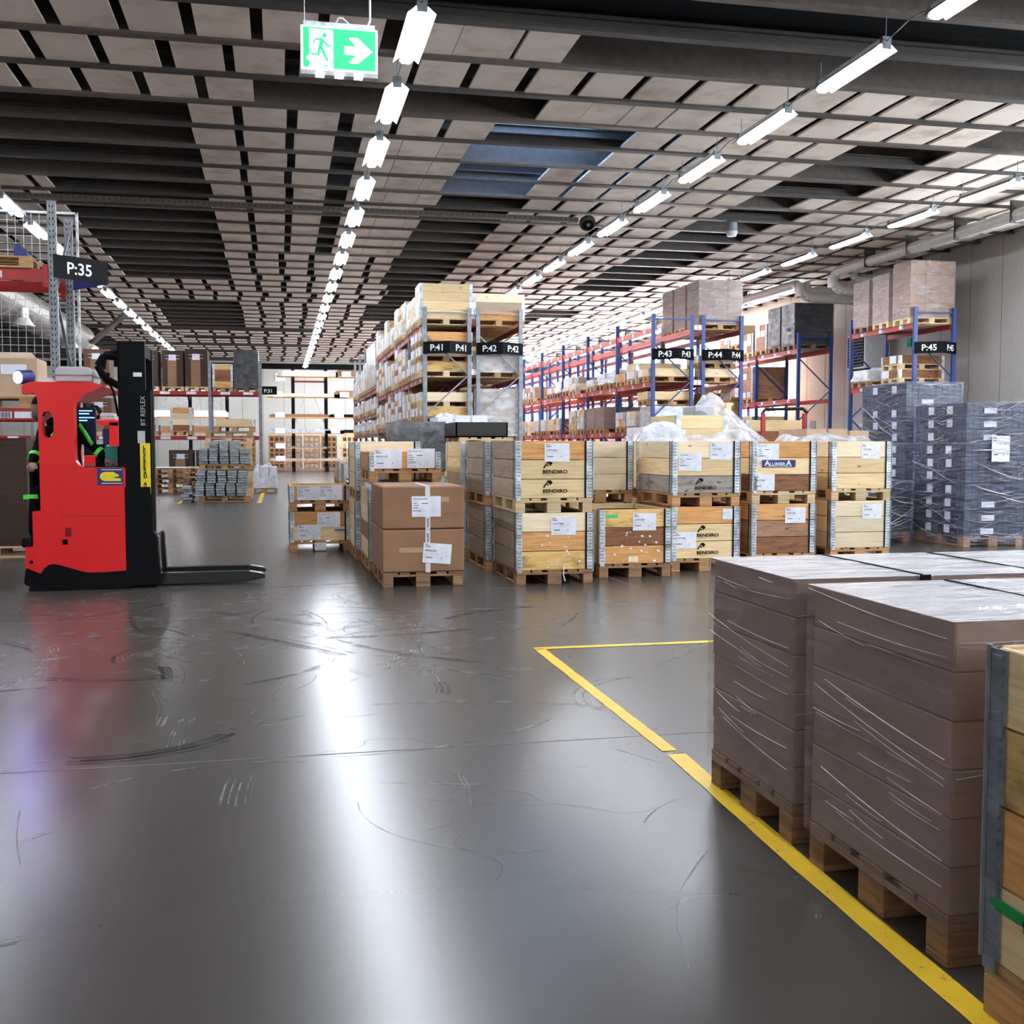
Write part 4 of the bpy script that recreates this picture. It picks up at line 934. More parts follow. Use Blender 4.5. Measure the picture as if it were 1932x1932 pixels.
# end-of-rack wedge sign on the +X side
mb = MB(); a, b, c = (-2.70, 14.46), (-2.13, 14.95), (-2.70, 15.65); z = 3.48; h = .29
for p, q in ((a, b), (b, c)):
    mb.poly([(*p, z), (*q, z), (*q, z+h), (*p, z+h)], 0)
    d = Vector((q[0]-p[0], q[1]-p[1])).normalized(); n = Vector((-d.y, d.x))*.006; mb.poly([(p[0]+n.x, p[1]+n.y, z), (q[0]+n.x, q[1]+n.y, z), (q[0]+n.x, q[1]+n.y, z+h), (p[0]+n.x, p[1]+n.y, z+h)], 1)
s2 = mb.build('sign_board', ['black', 'navy'], t); ang = math.atan2(b[1]-a[1], b[0]-a[0]); me = textmesh('P:35', .205, 'sign_text', .012)
put('lettering', me, s2, (a[0]+.17*math.cos(ang)+.004*math.sin(ang), a[1]+.17*math.sin(ang)-.004*math.cos(ang), z+.07), ang)
# wire mesh backs
def wire(x0, x1, y, z0, z1, s=.1):
    mb = MB(); x = x0
    while x <= x1: mb.tube((x, y, z0), (x, y, z1), .0035, 4, cap=False); x += s
    z = z0
    while z <= z1: mb.tube((x0, y, z), (x1, y, z), .0035, 4, cap=False); z += s
    return mb
stuff(wire(-5.4, -2.9, 15.72, 3.7, 4.5).build('wire_mesh', 'zinc', t)); stuff(wire(-5.4, -2.9, 15.72, 1.95, 3.4).build('wire_mesh', 'zinc', t))
MB().box(-5.4, -2.62, 15.70, 15.74, 4.50, 4.53).box(-2.64, -2.61, 15.70, 15.74, 0, 4.53).build('mesh_frame', 'zinc', t)
t = thing('pallet', 'empty wooden pallet high on rack 35 above the red beam', 'pallet', (-4.15, 14.45, 3.585)); pallet(t, 1.2, .8, 0, 'pallet_wood', 1)
MB().prism([(0, 0), (.15, 0), (.15, .04), (.05, .14), (0, .14)], 0, .5).build('corner_guard', 'navy', t, (1.0, 0, .144))
for i, (xx, w_, h_, lab) in enumerate(((-4.42, .60, .40, 'plain brown carton'), (-3.78, .84, .48, 'wide brown carton with a white label'))):
    t = thing('carton', lab+' on rack 35 behind the forklift roof', 'carton', (xx, 14.55, 2.01)); MB().box(0, w_, 0, .6, 0, h_).build('carton_body', 'cardboard_pale', t, bevel=.006); MB().box(w_*.35, w_*.45, -.004, 0, 0, h_).build('tape', 'clear_tape', t)
    if i: MB().box(.42, .72, -.006, -.001, .28, .40).build('label', 'paper', t); MB().quad((0, 0, h_), (w_, 0, h_), (w_-.12, .3, h_+.09), (.0, .3, h_+.09)).build('flap', 'cardboard_pale', t)
t = thing('pallet', 'pallet under the brown cartons on the lower beam of rack 35', 'pallet', (-4.2, 14.5, 1.865)); pallet(t, 1.2, .8, 0, 'pallet_wood', 1)
t = thing('flat_carton_stack', 'tall dark stack of flattened cartons on a pallet at the left edge', 'cartons', (-4.12, 14.6, 0)); pallet(t, 1.2, .8, 0, 'pallet_pale', 1)
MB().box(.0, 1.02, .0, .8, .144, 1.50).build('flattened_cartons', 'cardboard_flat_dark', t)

# ------------------------------------------------------------------ rack P:31 running along X far left
t = thing('pallet_rack', 'far rack marked P:31 running left across the aisle, loaded with brown carton bales', 'rack', (0, 0, 0))
for x in (-.62, -2.27, -5.07, -7.87, -10.67):
    for y in (38.0, 39.1): MB().box(x-.05, x+.05, y, y+.07, 0, 4.25).build('post', 'post_zinc', t)
    for k in range(4): a, b = (38, 39.1) if k % 2 else (39.1, 38); MB().beam((x, a, .2+k*.95), (x, b, 1.15+k*.95), .03, .03).build('brace', 'zinc_dark', t)
for z in (3.22, 1.72):
    for i in range(4):
        for y in (37.97, 39.1):
            b = MB().box(0, 2.70 if i else 1.55, 0, .05, -.13, 0).build('beam', 'beam_red', t, (-2.22-2.8*i if i else -2.22, y, z))
            if y < 38: [MB().box(q, q+.32, -.004, 0, -.11, -.02).build('shelf_label', 'paper', b) for q in ((.25, 1.15, 2.0) if i else (.3, 1.05))]
s2 = MB().box(-.55, -.06, 37.9, 37.92, 3.12, 3.40).build('sign_board', 'black', t); put('lettering', textmesh('P:31', .17, 'sign_text', .012), s2, (-.49, 37.896, 3.19))
def bale(label, x, y, z, W=.8, D=1.1, H=1.35, mat='cardboard_flat', pal='pallet_pale', g='brown carton bales on rack 31'):
    t = thing('carton_bale', label, 'carton bale', (x, y, z), g); pallet(t, W, D, 0, pal, 1)
    MB().box(.01, W-.01, 0, D, .146, .146+H).build('flat_cartons', mat, t); MB().box(W*.27, W*.68, -.006, 0, .15, .146+H*.75).build('front_panel', 'cardboard', t)
    MB().box(W*.33, W*.66, -.012, -.006, .146+H*.72, .146+H*.88).build('label', 'paper', t); MB().box(W*.18, W*.82, -.009, -.005, .146+H*.76, .146+H*.775).box(W*.18, W*.82, -.009, -.005, .146+H*.85, .146+H*.862).build('strap', 'white_tape', t)
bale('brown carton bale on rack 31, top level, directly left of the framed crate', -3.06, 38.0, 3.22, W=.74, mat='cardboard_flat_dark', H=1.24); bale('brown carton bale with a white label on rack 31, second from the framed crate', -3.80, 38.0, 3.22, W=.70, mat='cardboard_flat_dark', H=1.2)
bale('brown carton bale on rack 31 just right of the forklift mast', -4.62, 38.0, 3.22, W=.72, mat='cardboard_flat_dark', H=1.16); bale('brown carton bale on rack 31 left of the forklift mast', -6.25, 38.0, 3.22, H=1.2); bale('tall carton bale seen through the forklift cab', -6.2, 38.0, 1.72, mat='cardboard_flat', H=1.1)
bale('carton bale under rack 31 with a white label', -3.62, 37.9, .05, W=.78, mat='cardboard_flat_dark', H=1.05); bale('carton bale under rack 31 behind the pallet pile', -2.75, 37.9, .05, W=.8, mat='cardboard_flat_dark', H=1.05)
crate('framed crate with an open middle on the top level of rack 31', -2.17, 38.0, 3.22, .66, 1.1, ['pine_orange', 'wood_brown', 'wood_brown', 'pine'], detail=1)
crate('two-tone collar crate on the middle level of rack 31', -3.55, 38.0, 1.75, .68, 1.1, ['wood_brown', 'pine_pale', 'pine_pale', 'pine_orange'], detail=1)
wrapped_load('dark grey film-wrapped load on rack 31 next to its end post', -1.46, 38.0, 3.22, .78, 1.0, 3, .42, 1, 'black', 'film_smoke', 'pallet_dark', detail=1, nx=8, amp=.07)
crate('dark low crate on the middle level of rack 31', -4.75, 38.0, 1.75, .8, 1.1, ['wood_brown'], detail=1)

# ------------------------------------------------------------------ pallet piles and grey planks
def pallet_pile(label, x, y, n, W=.8, D=1.2, mats=('pallet_pale',), z=0, g=None):
    for i in range(n):
        t = thing('pallet', '%s, %s from the bottom' % (label, ORD[i]), 'pallet', (x+R.uniform(-.02, .02), y+R.uniform(-.02, .02), z+.146*i), g or label); pallet(t, W, D, 0, mats[i % len(mats)], 1)
pallet_pile('pale pallet in the tall pile behind the grey planks', -1.90, 29.6, 12, 1.2, .8, ('pallet_pale', 'pallet_pale', 'pallet_wood'))
crate('single pine collar topping the tall pallet pile', -1.68, 29.6, 12*.146+.01, 1.05, .8, ['pine'], detail=1)
pallet_pile('brown pallet in the low pile left of the grey planks', -3.62, 33.5, 5, .92, 1.1, ('pallet_wood', 'pallet_wood', 'pallet_dark'))
t = thing('cover_board', 'white board lying on the low pallet pile', 'board', (-3.6, 33.5, 5*.146+.004)); MB().box(0, .95, -.03, 1.1, 0, .02).build('sheet', 'paper', t)
pallet_pile('pallet in the second low pile behind the planks', -2.85, 35.2, 5, .8, 1.2, ('pallet_pale', 'pallet_wood'))
for tier, (z0, n) in enumerate(((.15, 10), (.95, 9))):
    t = thing('pallet', ['bottom pallet carrying grey planks', 'second pallet between the two tiers of grey planks'][tier], 'pallet', (-1.98+(.02 if tier else 0), 28.1, z0-.15)); pallet(t, 1.25, .8, 0, 'pallet_wood', 1)
    for c in range(5):
        m = n-(3 if tier and c in (0, 4) else 0)
        t = thing('plank_bundle', 'bundle of grey planks, %s tier, %s column from the left' % (['lower', 'upper'][tier], ORD[c]), 'planks', (-1.99+.252*c+(.03 if tier else (-.03 if True else 0)), 28.0, z0), 'grey plank bundles on pallets')
        me = cached('plank', lambda: MB().box(0, .205, 0, 1.0, 0, .055).mesh('plank', 'plank_grey', .004))
        for i in range(m): put('plank', me, t, (R.uniform(-.012, .012)-(.04 if (i < 5 and not tier) else 0), R.uniform(-.05, .05), i*.064))
t = thing('plank_bundle', 'loose grey planks lying left of the plank pallet', 'planks', (-2.42, 27.9, 0), 'grey plank bundles on pallets')
for i in range(6): put('plank', me, t, (R.uniform(-.04, .1)+i*.02, R.uniform(-.1, .1), i*.066))
bundle('grey-white film-wrapped bundle with red ends by the P:31 post', -.82, 33.0, 0, .75, 1.0, .95, seed=21)

# ------------------------------------------------------------------ cantilever racks at the back wall
def cantilever(label, x0, y, dx, ncol, levels, h, seed):
    t = thing('cantilever_rack', label, 'rack', (0, 0, 0)); rr = random.Random(seed)
    for i in range(ncol):
        x = x0+i*dx; MB().box(x-.09, x+.09, y, y+.16, 0, h).box(x-.08, x+.08, y-1.0, y+.2, 0, .25).build('column', 'black', t)
        for z in levels: MB().beam((x, y, z), (x, y-.95, z+.03), .09, .12).build('arm', 'black', t)
    for i in range(ncol-1):
        x = x0+i*dx; MB().box(x, x+dx, y+.03, y+.1, levels[-1]-.16, levels[-1]-.06).build('tie_beam', 'rust_red', t)
        MB().beam((x, y+.08, 2.4), (x+dx/2, y+.08, 4.6 if h > 4.6 else h-.2), .05, .05).beam((x+dx, y+.08, 2.4), (x+dx/2, y+.08, 4.6 if h > 4.6 else h-.2), .05, .05).build('brace', 'zinc', t)
    return t
lv = [.45, 1.15, 1.95, 2.75, 3.85, 4.95]
cantilever('left cantilever rack with long goods in front of the back wall', .75, 60.0, 1.75, 2, lv, 5.5, 1); cantilever('right cantilever rack with long goods in front of the back wall', 4.1, 60.0, 2.2, 2, lv, 4.9, 2)
cantilever('second cantilever rack at the back wall, glimpsed through rack 31', -6.5, 60.0, 1.9, 3, lv, 4.6, 3)
gi = 0
for (xa, xb, z, nn, mat, film_) in ((-.1, 3.1, 5.05, 1.6, 'zinc', 'w'), (-.6, 3.6, 3.95, 1, 'pine_pale', 'w'), (-.5, 2.6, 2.85, 1, 'cardboard', 'w'), (-.5, 3.4, 2.02, 1.2, 'zinc', 'w'), (-.5, 2.5, 1.22, .5, 'zinc_dark', 'w'), (-.5, 3.5, .55, .6, 'zinc', 'w'),
                               (3.0, 6.6, 5.05, 2, 'cardboard', 'c'), (2.9, 6.6, 3.95, 2, 'cardboard', 'c'), (2.6, 6.4, 2.85, 1, 'black', 'b'), (2.4, 6.4, 2.02, 1, 'black', 'b'), (3.2, 6.6, 1.22, 2, 'pine', 'c'),
                               (-7, -3, 3.95, 2, 'white_tape', 'c'), (-7, -2.6, 2.85, 2, 'paper', 'c'), (-7, -3, 2.02, 2, 'cardboard', 'c')):
    side_ = 'left' if xa > -1 and xa < 2 else ('right' if xa > 2 else 'far left')
    lname = {5.05: 'topmost', 3.95: 'fifth', 2.85: 'fourth', 2.02: 'third', 1.22: 'second', .55: 'lowest'}[z]
    t = thing('long_goods', 'long package on the %s arms of the %s cantilever rack' % (lname, side_), 'long goods', (xa, 59.1, z), 'long goods on the cantilever racks')
    MB().box(0, xb-xa, 0, .8, .0, .05).build('carrier_board', 'pine_orange', t)
    for k in range(3): MB().box(.1*k, xb-xa-.12*k, .08+.22*k, .26+.22*k, .055, .055+.12*nn*(1 if k != 1 else 1.4)).build('profile', mat, t)
    MB().box(.3, .8, -.006, 0, .02, .30).build('label', 'paper', t)
for i in range(6):
    x = [-.6, .35, 1.35, 2.3, 3.45, -2.2][i]
    crt = thing('slatted_crate', 'slatted crate by the back wall behind the cantilever racks, %s' % (['leftmost', 'second', 'third', 'fourth', 'rightmost'][i] if i < 5 else 'partly hidden left end'), 'crate', (x, 62.5, 0), 'slatted crates along the back wall')
    MB().box(.04, .86, .04, .8, .1, 1.9).build('inner_load', 'film_white' if i == 1 or i == 2 else 'cardboard_dark', crt)
    for q in range(4): MB().box(q*.27, q*.27+.09, 0, .03, .05, 1.95).build('slat', 'pine' if i == 4 else 'pallet_wood', crt)
    for q in range(7): MB().box(0, .9, -.02, .0, .05+q*.3, .15+q*.3).build('slat', 'pine' if i == 4 else 'pallet_wood', crt)
t = thing('wall_notice', 'small white notice on the back wall above sign P:31', 'notice', (-.2, YB-.02, 5.2)); MB().box(0, .6, 0, .012, 0, .45).build('sheet', 'paper', t); MB().box(.06, .54, -.004, 0, .28, .36).build('print', 'ink_soft', t)

# ------------------------------------------------------------------ ducts, pipes, ceiling fittings
def bend_pipe(label, pts, r, mat='pipe_white', cat='pipe', name='wall_pipe'):
    t = thing(name, label, cat, (0, 0, 0)); P = [Vector(p) for p in pts]; out = [P[0]]
    for a, b, c in zip(P, P[1:], P[2:]):
        d1 = (a-b).normalized(); d2 = (c-b).normalized(); q = 3*r
        for k in range(6): u = k/5; out.append((b+d1*q)*(1-u)**2+b*2*u*(1-u)+(b+d2*q)*u**2)
    out.append(P[-1]); mb = MB(); mb.path([tuple(p) for p in out], r, 14); mb.build('pipe', mat, t, smooth=False)
    for i in range(2, 30, 4):
        y = P[0].y+(P[1].y-P[0].y)*i/30; MB().box(P[0].x-r-.015, P[0].x+r+.015, y-.02, y+.02, P[0].z-r-.015, CZ+.02).build('hanger', 'joist_dark', t)
    return t
bend_pipe('thick white pipe overhead along the right wall, bending down to the wall', [(14.5, 13.0, 6.0), (14.5, 26.9, 6.0), (14.5, 26.9, 5.55), (16.58, 26.9, 5.5)], .13)
bend_pipe('thinner white pipe running beside the thick wall pipe', [(14.95, 13.0, 6.05), (14.95, 26.6, 6.05), (14.95, 26.6, 5.8), (16.58, 26.6, 5.75)], .08)
bend_pipe('second white pipe beyond the bend, running away along the windows', [(14.5, 58.0, 6.0), (14.5, 28.75, 6.0), (14.5, 28.75, 5.6), (16.58, 28.75, 5.55)], .13)
bend_pipe('thin white pipe beside the second wall pipe', [(14.95, 58, 6.05), (14.95, 29.2, 6.05), (14.95, 29.2, 5.85), (16.58, 29.2, 5.8)], .08)
t = thing('air_duct', 'big round metal duct hanging at far left beyond rack 35', 'duct', (0, 0, 0)); MB().tube((-7.5, 16, 5.5), (-7.5, 45, 5.5), .55, 28).build('duct_tube', 'duct_metal', t, smooth=False)
for y in range(17, 45, 3): MB().tube((-7.5, y, 5.5), (-7.5, y+.05, 5.5), .565, 28).build('band', 'zinc', t)
MB().beam((-6.9, 44, 5.3), (-5.4, 42, 6.2), .2, .12).build('stay', 'duct_metal', t)
for i, y in enumerate((26.0, 31.0, 38.0)):
    t = thing('air_diffuser', 'white bell-shaped air diffuser under the round duct, %s one' % ['nearest', 'middle', 'farthest'][i], 'diffuser', (-7.0, y+2, 4.78), 'air diffusers under the duct')
    MB().tube((0, 0, .2), (0, 0, .48), .15, 18).build('neck', 'zinc', t); MB().tube((0, 0, .0), (0, 0, .2), .29, 20, 0, .16).tube((0, 0, -.03), (0, 0, .0), .31, 20).build('bell', 'pipe_white', t)
t = thing('cable_tray', 'perforated cable tray crossing under the ceiling joists', 'cable tray', (0, 0, 0)); tr = MB().box(-9, 6.25, 22.52, 22.66, 6.13, 6.22).build('tray', 'joist_steel', t)
sl = MB(); x = -8.9
while x < 6.2: sl.box(x, x+.05, 22.515, 22.521, 6.15, 6.20); x += .11
stuff(sl.build('slots', 'joist_dark', t)); 
t = thing('ceiling_speaker', 'round dark fitting at the right end of the cable tray', 'speaker', (6.45, 22.55, 6.12)); MB().tube((0, 0, .02), (0, -.06, -.04), .17, 20).build('ring', 'joist_dark', t); MB().tube((0, -.06, -.04), (0, -.09, -.06), .11, 20).build('cone', 'black', t); MB().tube((0, -.09, -.06), (0, -.1, -.065), .04, 16).build('hub', 'zinc_dark', t)
t = thing('ceiling_sensor', 'small cylinder hanging under the joists near the right lamp row', 'sensor', (9.75, 22.6, 5.98)); MB().tube((0, 0, .1), (0, 0, .36), .13, 18).build('body', 'zinc_dark', t); MB().tube((0, 0, .0), (0, 0, .1), .10, 18, 0, .135).build('cap', 'pipe_white', t)
t = thing('wall_heater', 'grey louvred heater unit on the right wall between the two racks', 'heater', (15.55, 27.0, 3.5)); MB().box(.0, .75, 0, .95, 0, .95).build('case', 'grey_plastic', t, bevel=.02)
MB().box(-.02, .0, .06, .89, .06, .89).build('grille_back', 'black', t)
for k in range(10): MB().beam((-.03, .06, .1+k*.083), (-.03, .89, .1+k*.083), .03, .012).build('louvre', 'zinc_dark', t)
MB().prism([(.2, -.3), (1.0, -.3), (1.0, 0), (.1, 0)], .1, .2).prism([(.2, -.3), (1.0, -.3), (1.0, 0), (.1, 0)], .75, .85).build('bracket', 'black', t)
t = thing('exit_notice', 'tiny dark green exit notice on the wall behind rack 45', 'sign', (16.55, 26.4, 4.05)); MB().box(0, .03, 0, .2, 0, .24).build('plate', 'teal', t)

# ------------------------------------------------------------------ exit sign
EX, EY, EZ = .195, 8.5, 4.235
t = thing('exit_sign', 'lit green running-man exit sign with a white right arrow', 'sign', (EX, EY, EZ)); EW, EH = .575, .325
MB().box(0, EW, 0, .05, 0, EH).build('sign_case', 'sign_white', t, bevel=.003)
MB().box(0, EW, 0, .07, -.035, -.002).build('lamp_base', 'grey_plastic', t)
for q in (.11, .255, .40): MB().box(q, q+.06, -.004, .0, -.028, -.014).box(q, q+.06, -.004, .06, -.037, -.035).build('led', 'led_white', t)
fp = MB(); e = -.004
def pg(pts, mb=fp, mi=0): mb.poly([(x*EW, e, zz*EH) for x, zz in pts], mi)
pg([(.03, .045), (.97, .045), (.97, .955), (.03, .955)]); face = fp.build('green_face', 'sign_green', t)
wm = MB(); e = -.0065
pg([(.108, .92), (.41, .92), (.42, .90), (.42, .09), (.40, .045), (.09, .045), (.11, .09), (.11, .19), (.075, .21), (.065, .25), (.085, .30), (.11, .32)], wm)
pg([(.56, .38), (.72, .38), (.62, .22), (.64, .19), (.74, .19), (.93, .48), (.74, .78), (.64, .78), (.62, .75), (.72, .58), (.56, .58)], wm)
put('white_door_and_arrow', wm.mesh('white_door_and_arrow', 'sign_white'), t)
gm = MB(); e = -.009
gm.tube((.305*EW, e, .78*EH), (.305*EW, e-.001, .78*EH), .016, 16)
pg([(.185, .71), (.28, .71), (.355, .57), (.41, .57), (.41, .54), (.345, .535), (.29, .62), (.28, .52), (.36, .20), (.33, .20), (.255, .46), (.235, .32), (.115, .33), (.115, .36), (.215, .365), (.225, .50), (.25, .66), (.195, .67), (.165, .58), (.150, .59)], gm)
pg([(.30, .07), (.33, .07), (.345, .12), (.315, .11)], gm); put('running_man', gm.mesh('running_man', 'sign_green'), t)
MB().box(.02, EW-.02, .01, .03, EH+.01, EH+.035).box(.04, EW-.04, .012, .028, EH, EH+.012).build('hanging_rail', 'zinc', t)
MB().box(.18, .36, -.002, .035, EH+.002, EH+.028).build('rail_label', 'paper', t)
MB().tube((.03, .02, EH+.03), (.03, .02, 2.0), .003, 5).build('wire', 'zinc', t); MB().path([(.50, .02, EH+.03), (.52, .02, EH+.07), (.53, .02, 2.0)], .009, 7).path([(.26, .02, EH+.03), (.28, .0, EH+.065), (.31, .0, EH+.07), (.36, .02, EH+.035)], .007, 7).build('cable', 'white_tape', t)

# ------------------------------------------------------------------ forklift (reach truck)
def at112(px, py, Y=11.2):
    return None
def truck(label, loc, rz, detail=True):
    t = thing('forklift', label, 'forklift', loc, None, rz)      # local frame: x forward to the forks, y away, z up
    def S(pts, y0, y1, name, mat, bevel=0, par=t): return MB().prism(pts, y0, y1).build(name, mat, par, bevel=bevel)
    # one continuous side shell: hull, rounded pillar with its window hole, overhead guard
    OUT = [(.01, .43), (.005, .23), (.14, .165), (.18, .225), (.215, .25), (.26, .26), (.31, .25), (.43, .21), (.52, .18), (.59, .167), (.74, .168), (.93, .18), (.94, 1.17), (.925, 1.195), (.56, 1.195), (.51, 1.215), (.485, 1.26), (.48, 1.31),
           (.48, 1.78), (.495, 1.83), (.56, 1.89), (.76, 1.99), (.69, 2.008), (.63, 2.018), (.10, 2.018), (.04, 2.0), (.015, 1.97), (.015, 1.90), (.115, 1.91), (.145, 1.88), (.155, 1.80), (.155, 1.32), (.155, .77), (.08, .77), (.08, .43)]
    HOLE = [(.205, 1.73), (.25, 1.735), (.28, 1.71), (.292, 1.67), (.292, 1.56), (.28, 1.505), (.25, 1.48), (.215, 1.485), (.19, 1.52), (.187, 1.60), (.187, 1.69)]
    def shell():
        bm = bmesh.new(); ed = []
        for lp in (OUT, HOLE):
            vv = [bm.verts.new((x, 0, z)) for x, z in lp]; ed += [bm.edges.new((vv[i], vv[(i+1) % len(vv)])) for i in range(len(vv))]
        bmesh.ops.triangle_fill(bm, use_beauty=True, edges=ed)
        ret = bmesh.ops.extrude_face_region(bm, geom=bm.faces[:]); bmesh.ops.translate(bm, verts=[g_ for g_ in ret['geom'] if isinstance(g_, bmesh.types.BMVert)], vec=(0, .15, 0))
        bmesh.ops.recalc_face_normals(bm, faces=bm.faces); me = bpy.data.meshes.new('side_shell'); bm.to_mesh(me); bm.free(); me.materials.append(M['truck_red']); return me
    sh = put('side_shell', cached('truckshell', shell), t)
    S([(.02, .44), (.02, .24), (.2, .27), (.43, .24), (.74, .18), (.925, .19), (.925, 1.17), (.56, 1.18), (.2, 1.10), (.2, .76), (.09, .74), (.09, .44)], .15, 1.22, 'hull', 'truck_red', .01)
    S([(.03, 1.91), (.14, 1.91), (.18, 1.86), (.44, 1.86), (.56, 1.91), (.74, 1.99), (.63, 2.012), (.05, 2.012)], .15, 1.15, 'head_guard', 'truck_red', .01)
    MB().box(.16, .36, 1.05, 1.15, 1.1, 1.95).build('rear_pillar', 'truck_red', t)
    # base
    S([(-.02, .06), (.14, .0), (.98, .0), (.98, .16), (.2, .20), (.0, .22)], .02, 1.2, 'chassis', 'black', .015)
    S([(.04, .001), (.95, .001), (.95, .06), (.04, .06)], -.03, 1.24, 'bumper_skirt', 'black')
    S([(.10, .1), (.18, .25), (.26, .275), (.43, .225), (.56, .18), (.93, .19), (.93, .02), (.10, .02)], .002, 0.12, 'skirt_panel', 'black')
    # mast
    m = MB().box(.88, .97, .06, .20, .05, 2.42).box(.88, .97, .95, 1.09, .05, 2.42).box(1.02, 1.11, .10, .22, .05, 2.42).box(1.02, 1.11, .93, 1.05, .05, 2.42).box(.90, 1.10, .12, 1.03, 2.30, 2.42).box(.90, 1.08, .2, .95, .2, 1.9)
    m.box(.885, 1.19, .03, .10, .02, 1.95).box(.9, 1.14, .03, .10, 1.95, 2.42); m.build('mast', 'black', t)
    MB().prism([(.93, .03), (1.26, .03), (1.22, .52), (1.19, .56), (1.17, 1.0), (.93, 1.0)], .0, .05).build('carriage_plate', 'black', t)
    MB().box(1.14, 1.20, .25, .9, .06, .52).build('carriage', 'black_gloss', t)
    for y in (.16, .72):
        MB().prism([(1.14, .005), (2.05, .02), (2.25, .05), (2.27, .075), (2.24, .10), (2.1, .125), (1.24, .125), (1.22, .5), (1.17, .5)], y, y+.13).build('fork', 'black_gloss', t, bevel=.006)
    [MB().prism([(.9, .0), (1.2, .0), (1.24, .06), (1.2, .10), (.9, .12)], q, q+.08).build('outrigger', 'black', t) for q in (.06, 1.05)]
    MB().tube((.30, .03, .09), (.30, .13, .09), .09, 16).build('wheel', 'black', t); MB().tube((1.12, .09, .06), (1.12, .19, .06), .055, 14).build('wheel', 'black', t)
    MB().path([(.86, .3, 2.28), (.72, .3, 2.3), (.66, .3, 2.2), (.72, .3, 2.08), (.86, .3, 2.0)], .035, 8).path([(.84, .5, 2.36), (.70, .5, 2.33), (.68, .5, 2.18)], .028, 8).path([(.72, .35, 2.1), (.80, .35, 1.95), (.84, .35, 1.7)], .012, 6).build('hose', 'black', t)
    # roof fittings
    MB().prism([(.29, 2.03), (.61, 2.03), (.63, 2.14), (.60, 2.175), (.32, 2.175), (.285, 2.14)], .15, .75).build('roof_unit', 'grey_plastic', t, bevel=.01); MB().box(.28, .635, .14, .76, 2.09, 2.10).build('roof_unit_seam', 'zinc_dark', t)
    MB().prism([(.12, 2.02), (.30, 2.02), (.25, 2.07), (.2, 2.07)], .2, .7).build('roof_cover', 'paper', t)
    h = MB().tube((-.02, .02, 2.06), (.07, .13, 2.07), .068, 18).build('work_lamp', 'navy', t); MB().tube((-.0245, .0145, 2.06), (-.0205, .0195, 2.06), .056, 18).build('lens', 'headlamp', h)
    MB().tube((.74, .3, 2.02), (.76, .3, 2.13), .02, 8).build('beacon_stub', 'black', t)
    # cab insides
    MB().box(.46, .88, .03, .9, 1.16, 1.20).build('dashboard', 'black', t); MB().box(.62, .70, .3, .5, 1.2, 1.42).build('control_tower', 'black', t); MB().box(.72, .84, .25, .5, 1.2, 1.40).build('bin', 'teal', t)
    sc_ = MB().box(.38, .56, .75, .80, 1.42, 1.80).build('screen', 'navy', t); mb = MB()
    for k, (z, w_) in enumerate(((1.76, .13), (1.73, .1), (1.69, .15), (1.66, .08), (1.54, .05), (1.52, .05))): mb.box(.40, .40+w_, .744, .749, z, z+.010)
    mb.build('screen_text', 'screen_text', sc_); MB().box(.225, .30, .55, .58, 1.50, 1.80).build('keypad', 'black', t)
    mb = MB()
    for k in range(8): mb.box(.24, .29, .544, .549, 1.53+k*.033, 1.537+k*.033)
    mb.build('key_lights', 'screen', t)
    MB().box(.05, .5, .35, .85, .85, .95).box(.02, .12, .4, .8, .95, 1.45).build('seat', 'jacket', t, bevel=.02)
    # stickers and lettering
    st = MB().box(.68, .92, -.004, 0, 1.02, 1.19).build('maker_plate', 'navy', t); mb = MB(); mb.poly([(.76+.055*math.cos(a), -.0055, 1.105+.045*math.sin(a)) for a in [PI/2+k*PI/10 for k in range(11)]]+[(.90, -.0055, 1.06), (.90, -.0055, 1.085), (.84, -.0055, 1.09), (.84, -.0055, 1.10), (.88, -.0055, 1.105), (.88, -.0055, 1.12), (.83, -.0055, 1.15)])
    put('emblem', mb.mesh('emblem', 'yellow_sticker'), st); MB().box(.72, .91, -.0056, -.004, 1.168, 1.175).box(.72, .91, -.0056, -.004, 1.035, 1.042).build('line', 'paper', st)
    ys_ = MB().box(1.08, 1.175, .022, .028, .93, 1.43).build('yellow_sticker', 'yellow_sticker', t)
    for i, ch in enumerate('LEVERERAD AV'):
        if ch != ' ': o = put('lettering', textmesh(ch, .046, 'black', .03), ys_, (1.108, .019, 1.375-i*.036))
    ws = MB().box(1.06, 1.13, .022, .028, 1.43, 1.55).build('white_sticker', 'grey_plastic', t)
    o = put('lettering', textmesh('BT REFLEX', .062, 'grey_plastic', .0), ws, (1.135, .019, 1.60)); o.rotation_euler = (0, -PI/2, 0)
    MB().box(1.03, 1.11, .022, .028, 2.08, 2.12).build('white_sticker', 'paper', t); MB().box(.10, .16, -.004, 0.0, .48, .72).build('hazard_sticker', 'yellow_sticker', t) if False else None
    mb = MB()
    for k in range(8): mb.box(.375, .43, -.004, 0, .525+k*.011, .530+k*.011)
    mb.build('vent', 'black', t); MB().box(.33, .88, -.003, 0, .722, .727).build('panel_seam', 'rust_red', t); MB().tube((.06, -.0, .28), (.06, -.003, .28), .018, 12).build('hook_hole', 'black', t)
    MB().box(.02, .05, .2, .9, .42, 1.15).build('rear_post', 'black', t)
    return t
TK = truck('red reach truck with tall black mast driving along the left aisle', (-2.42, 11.2, 0), 0)
T2_ = truck('second distant reach truck with orange-red cab seen through the first one', (-3.55, 28.2, 0), PI)

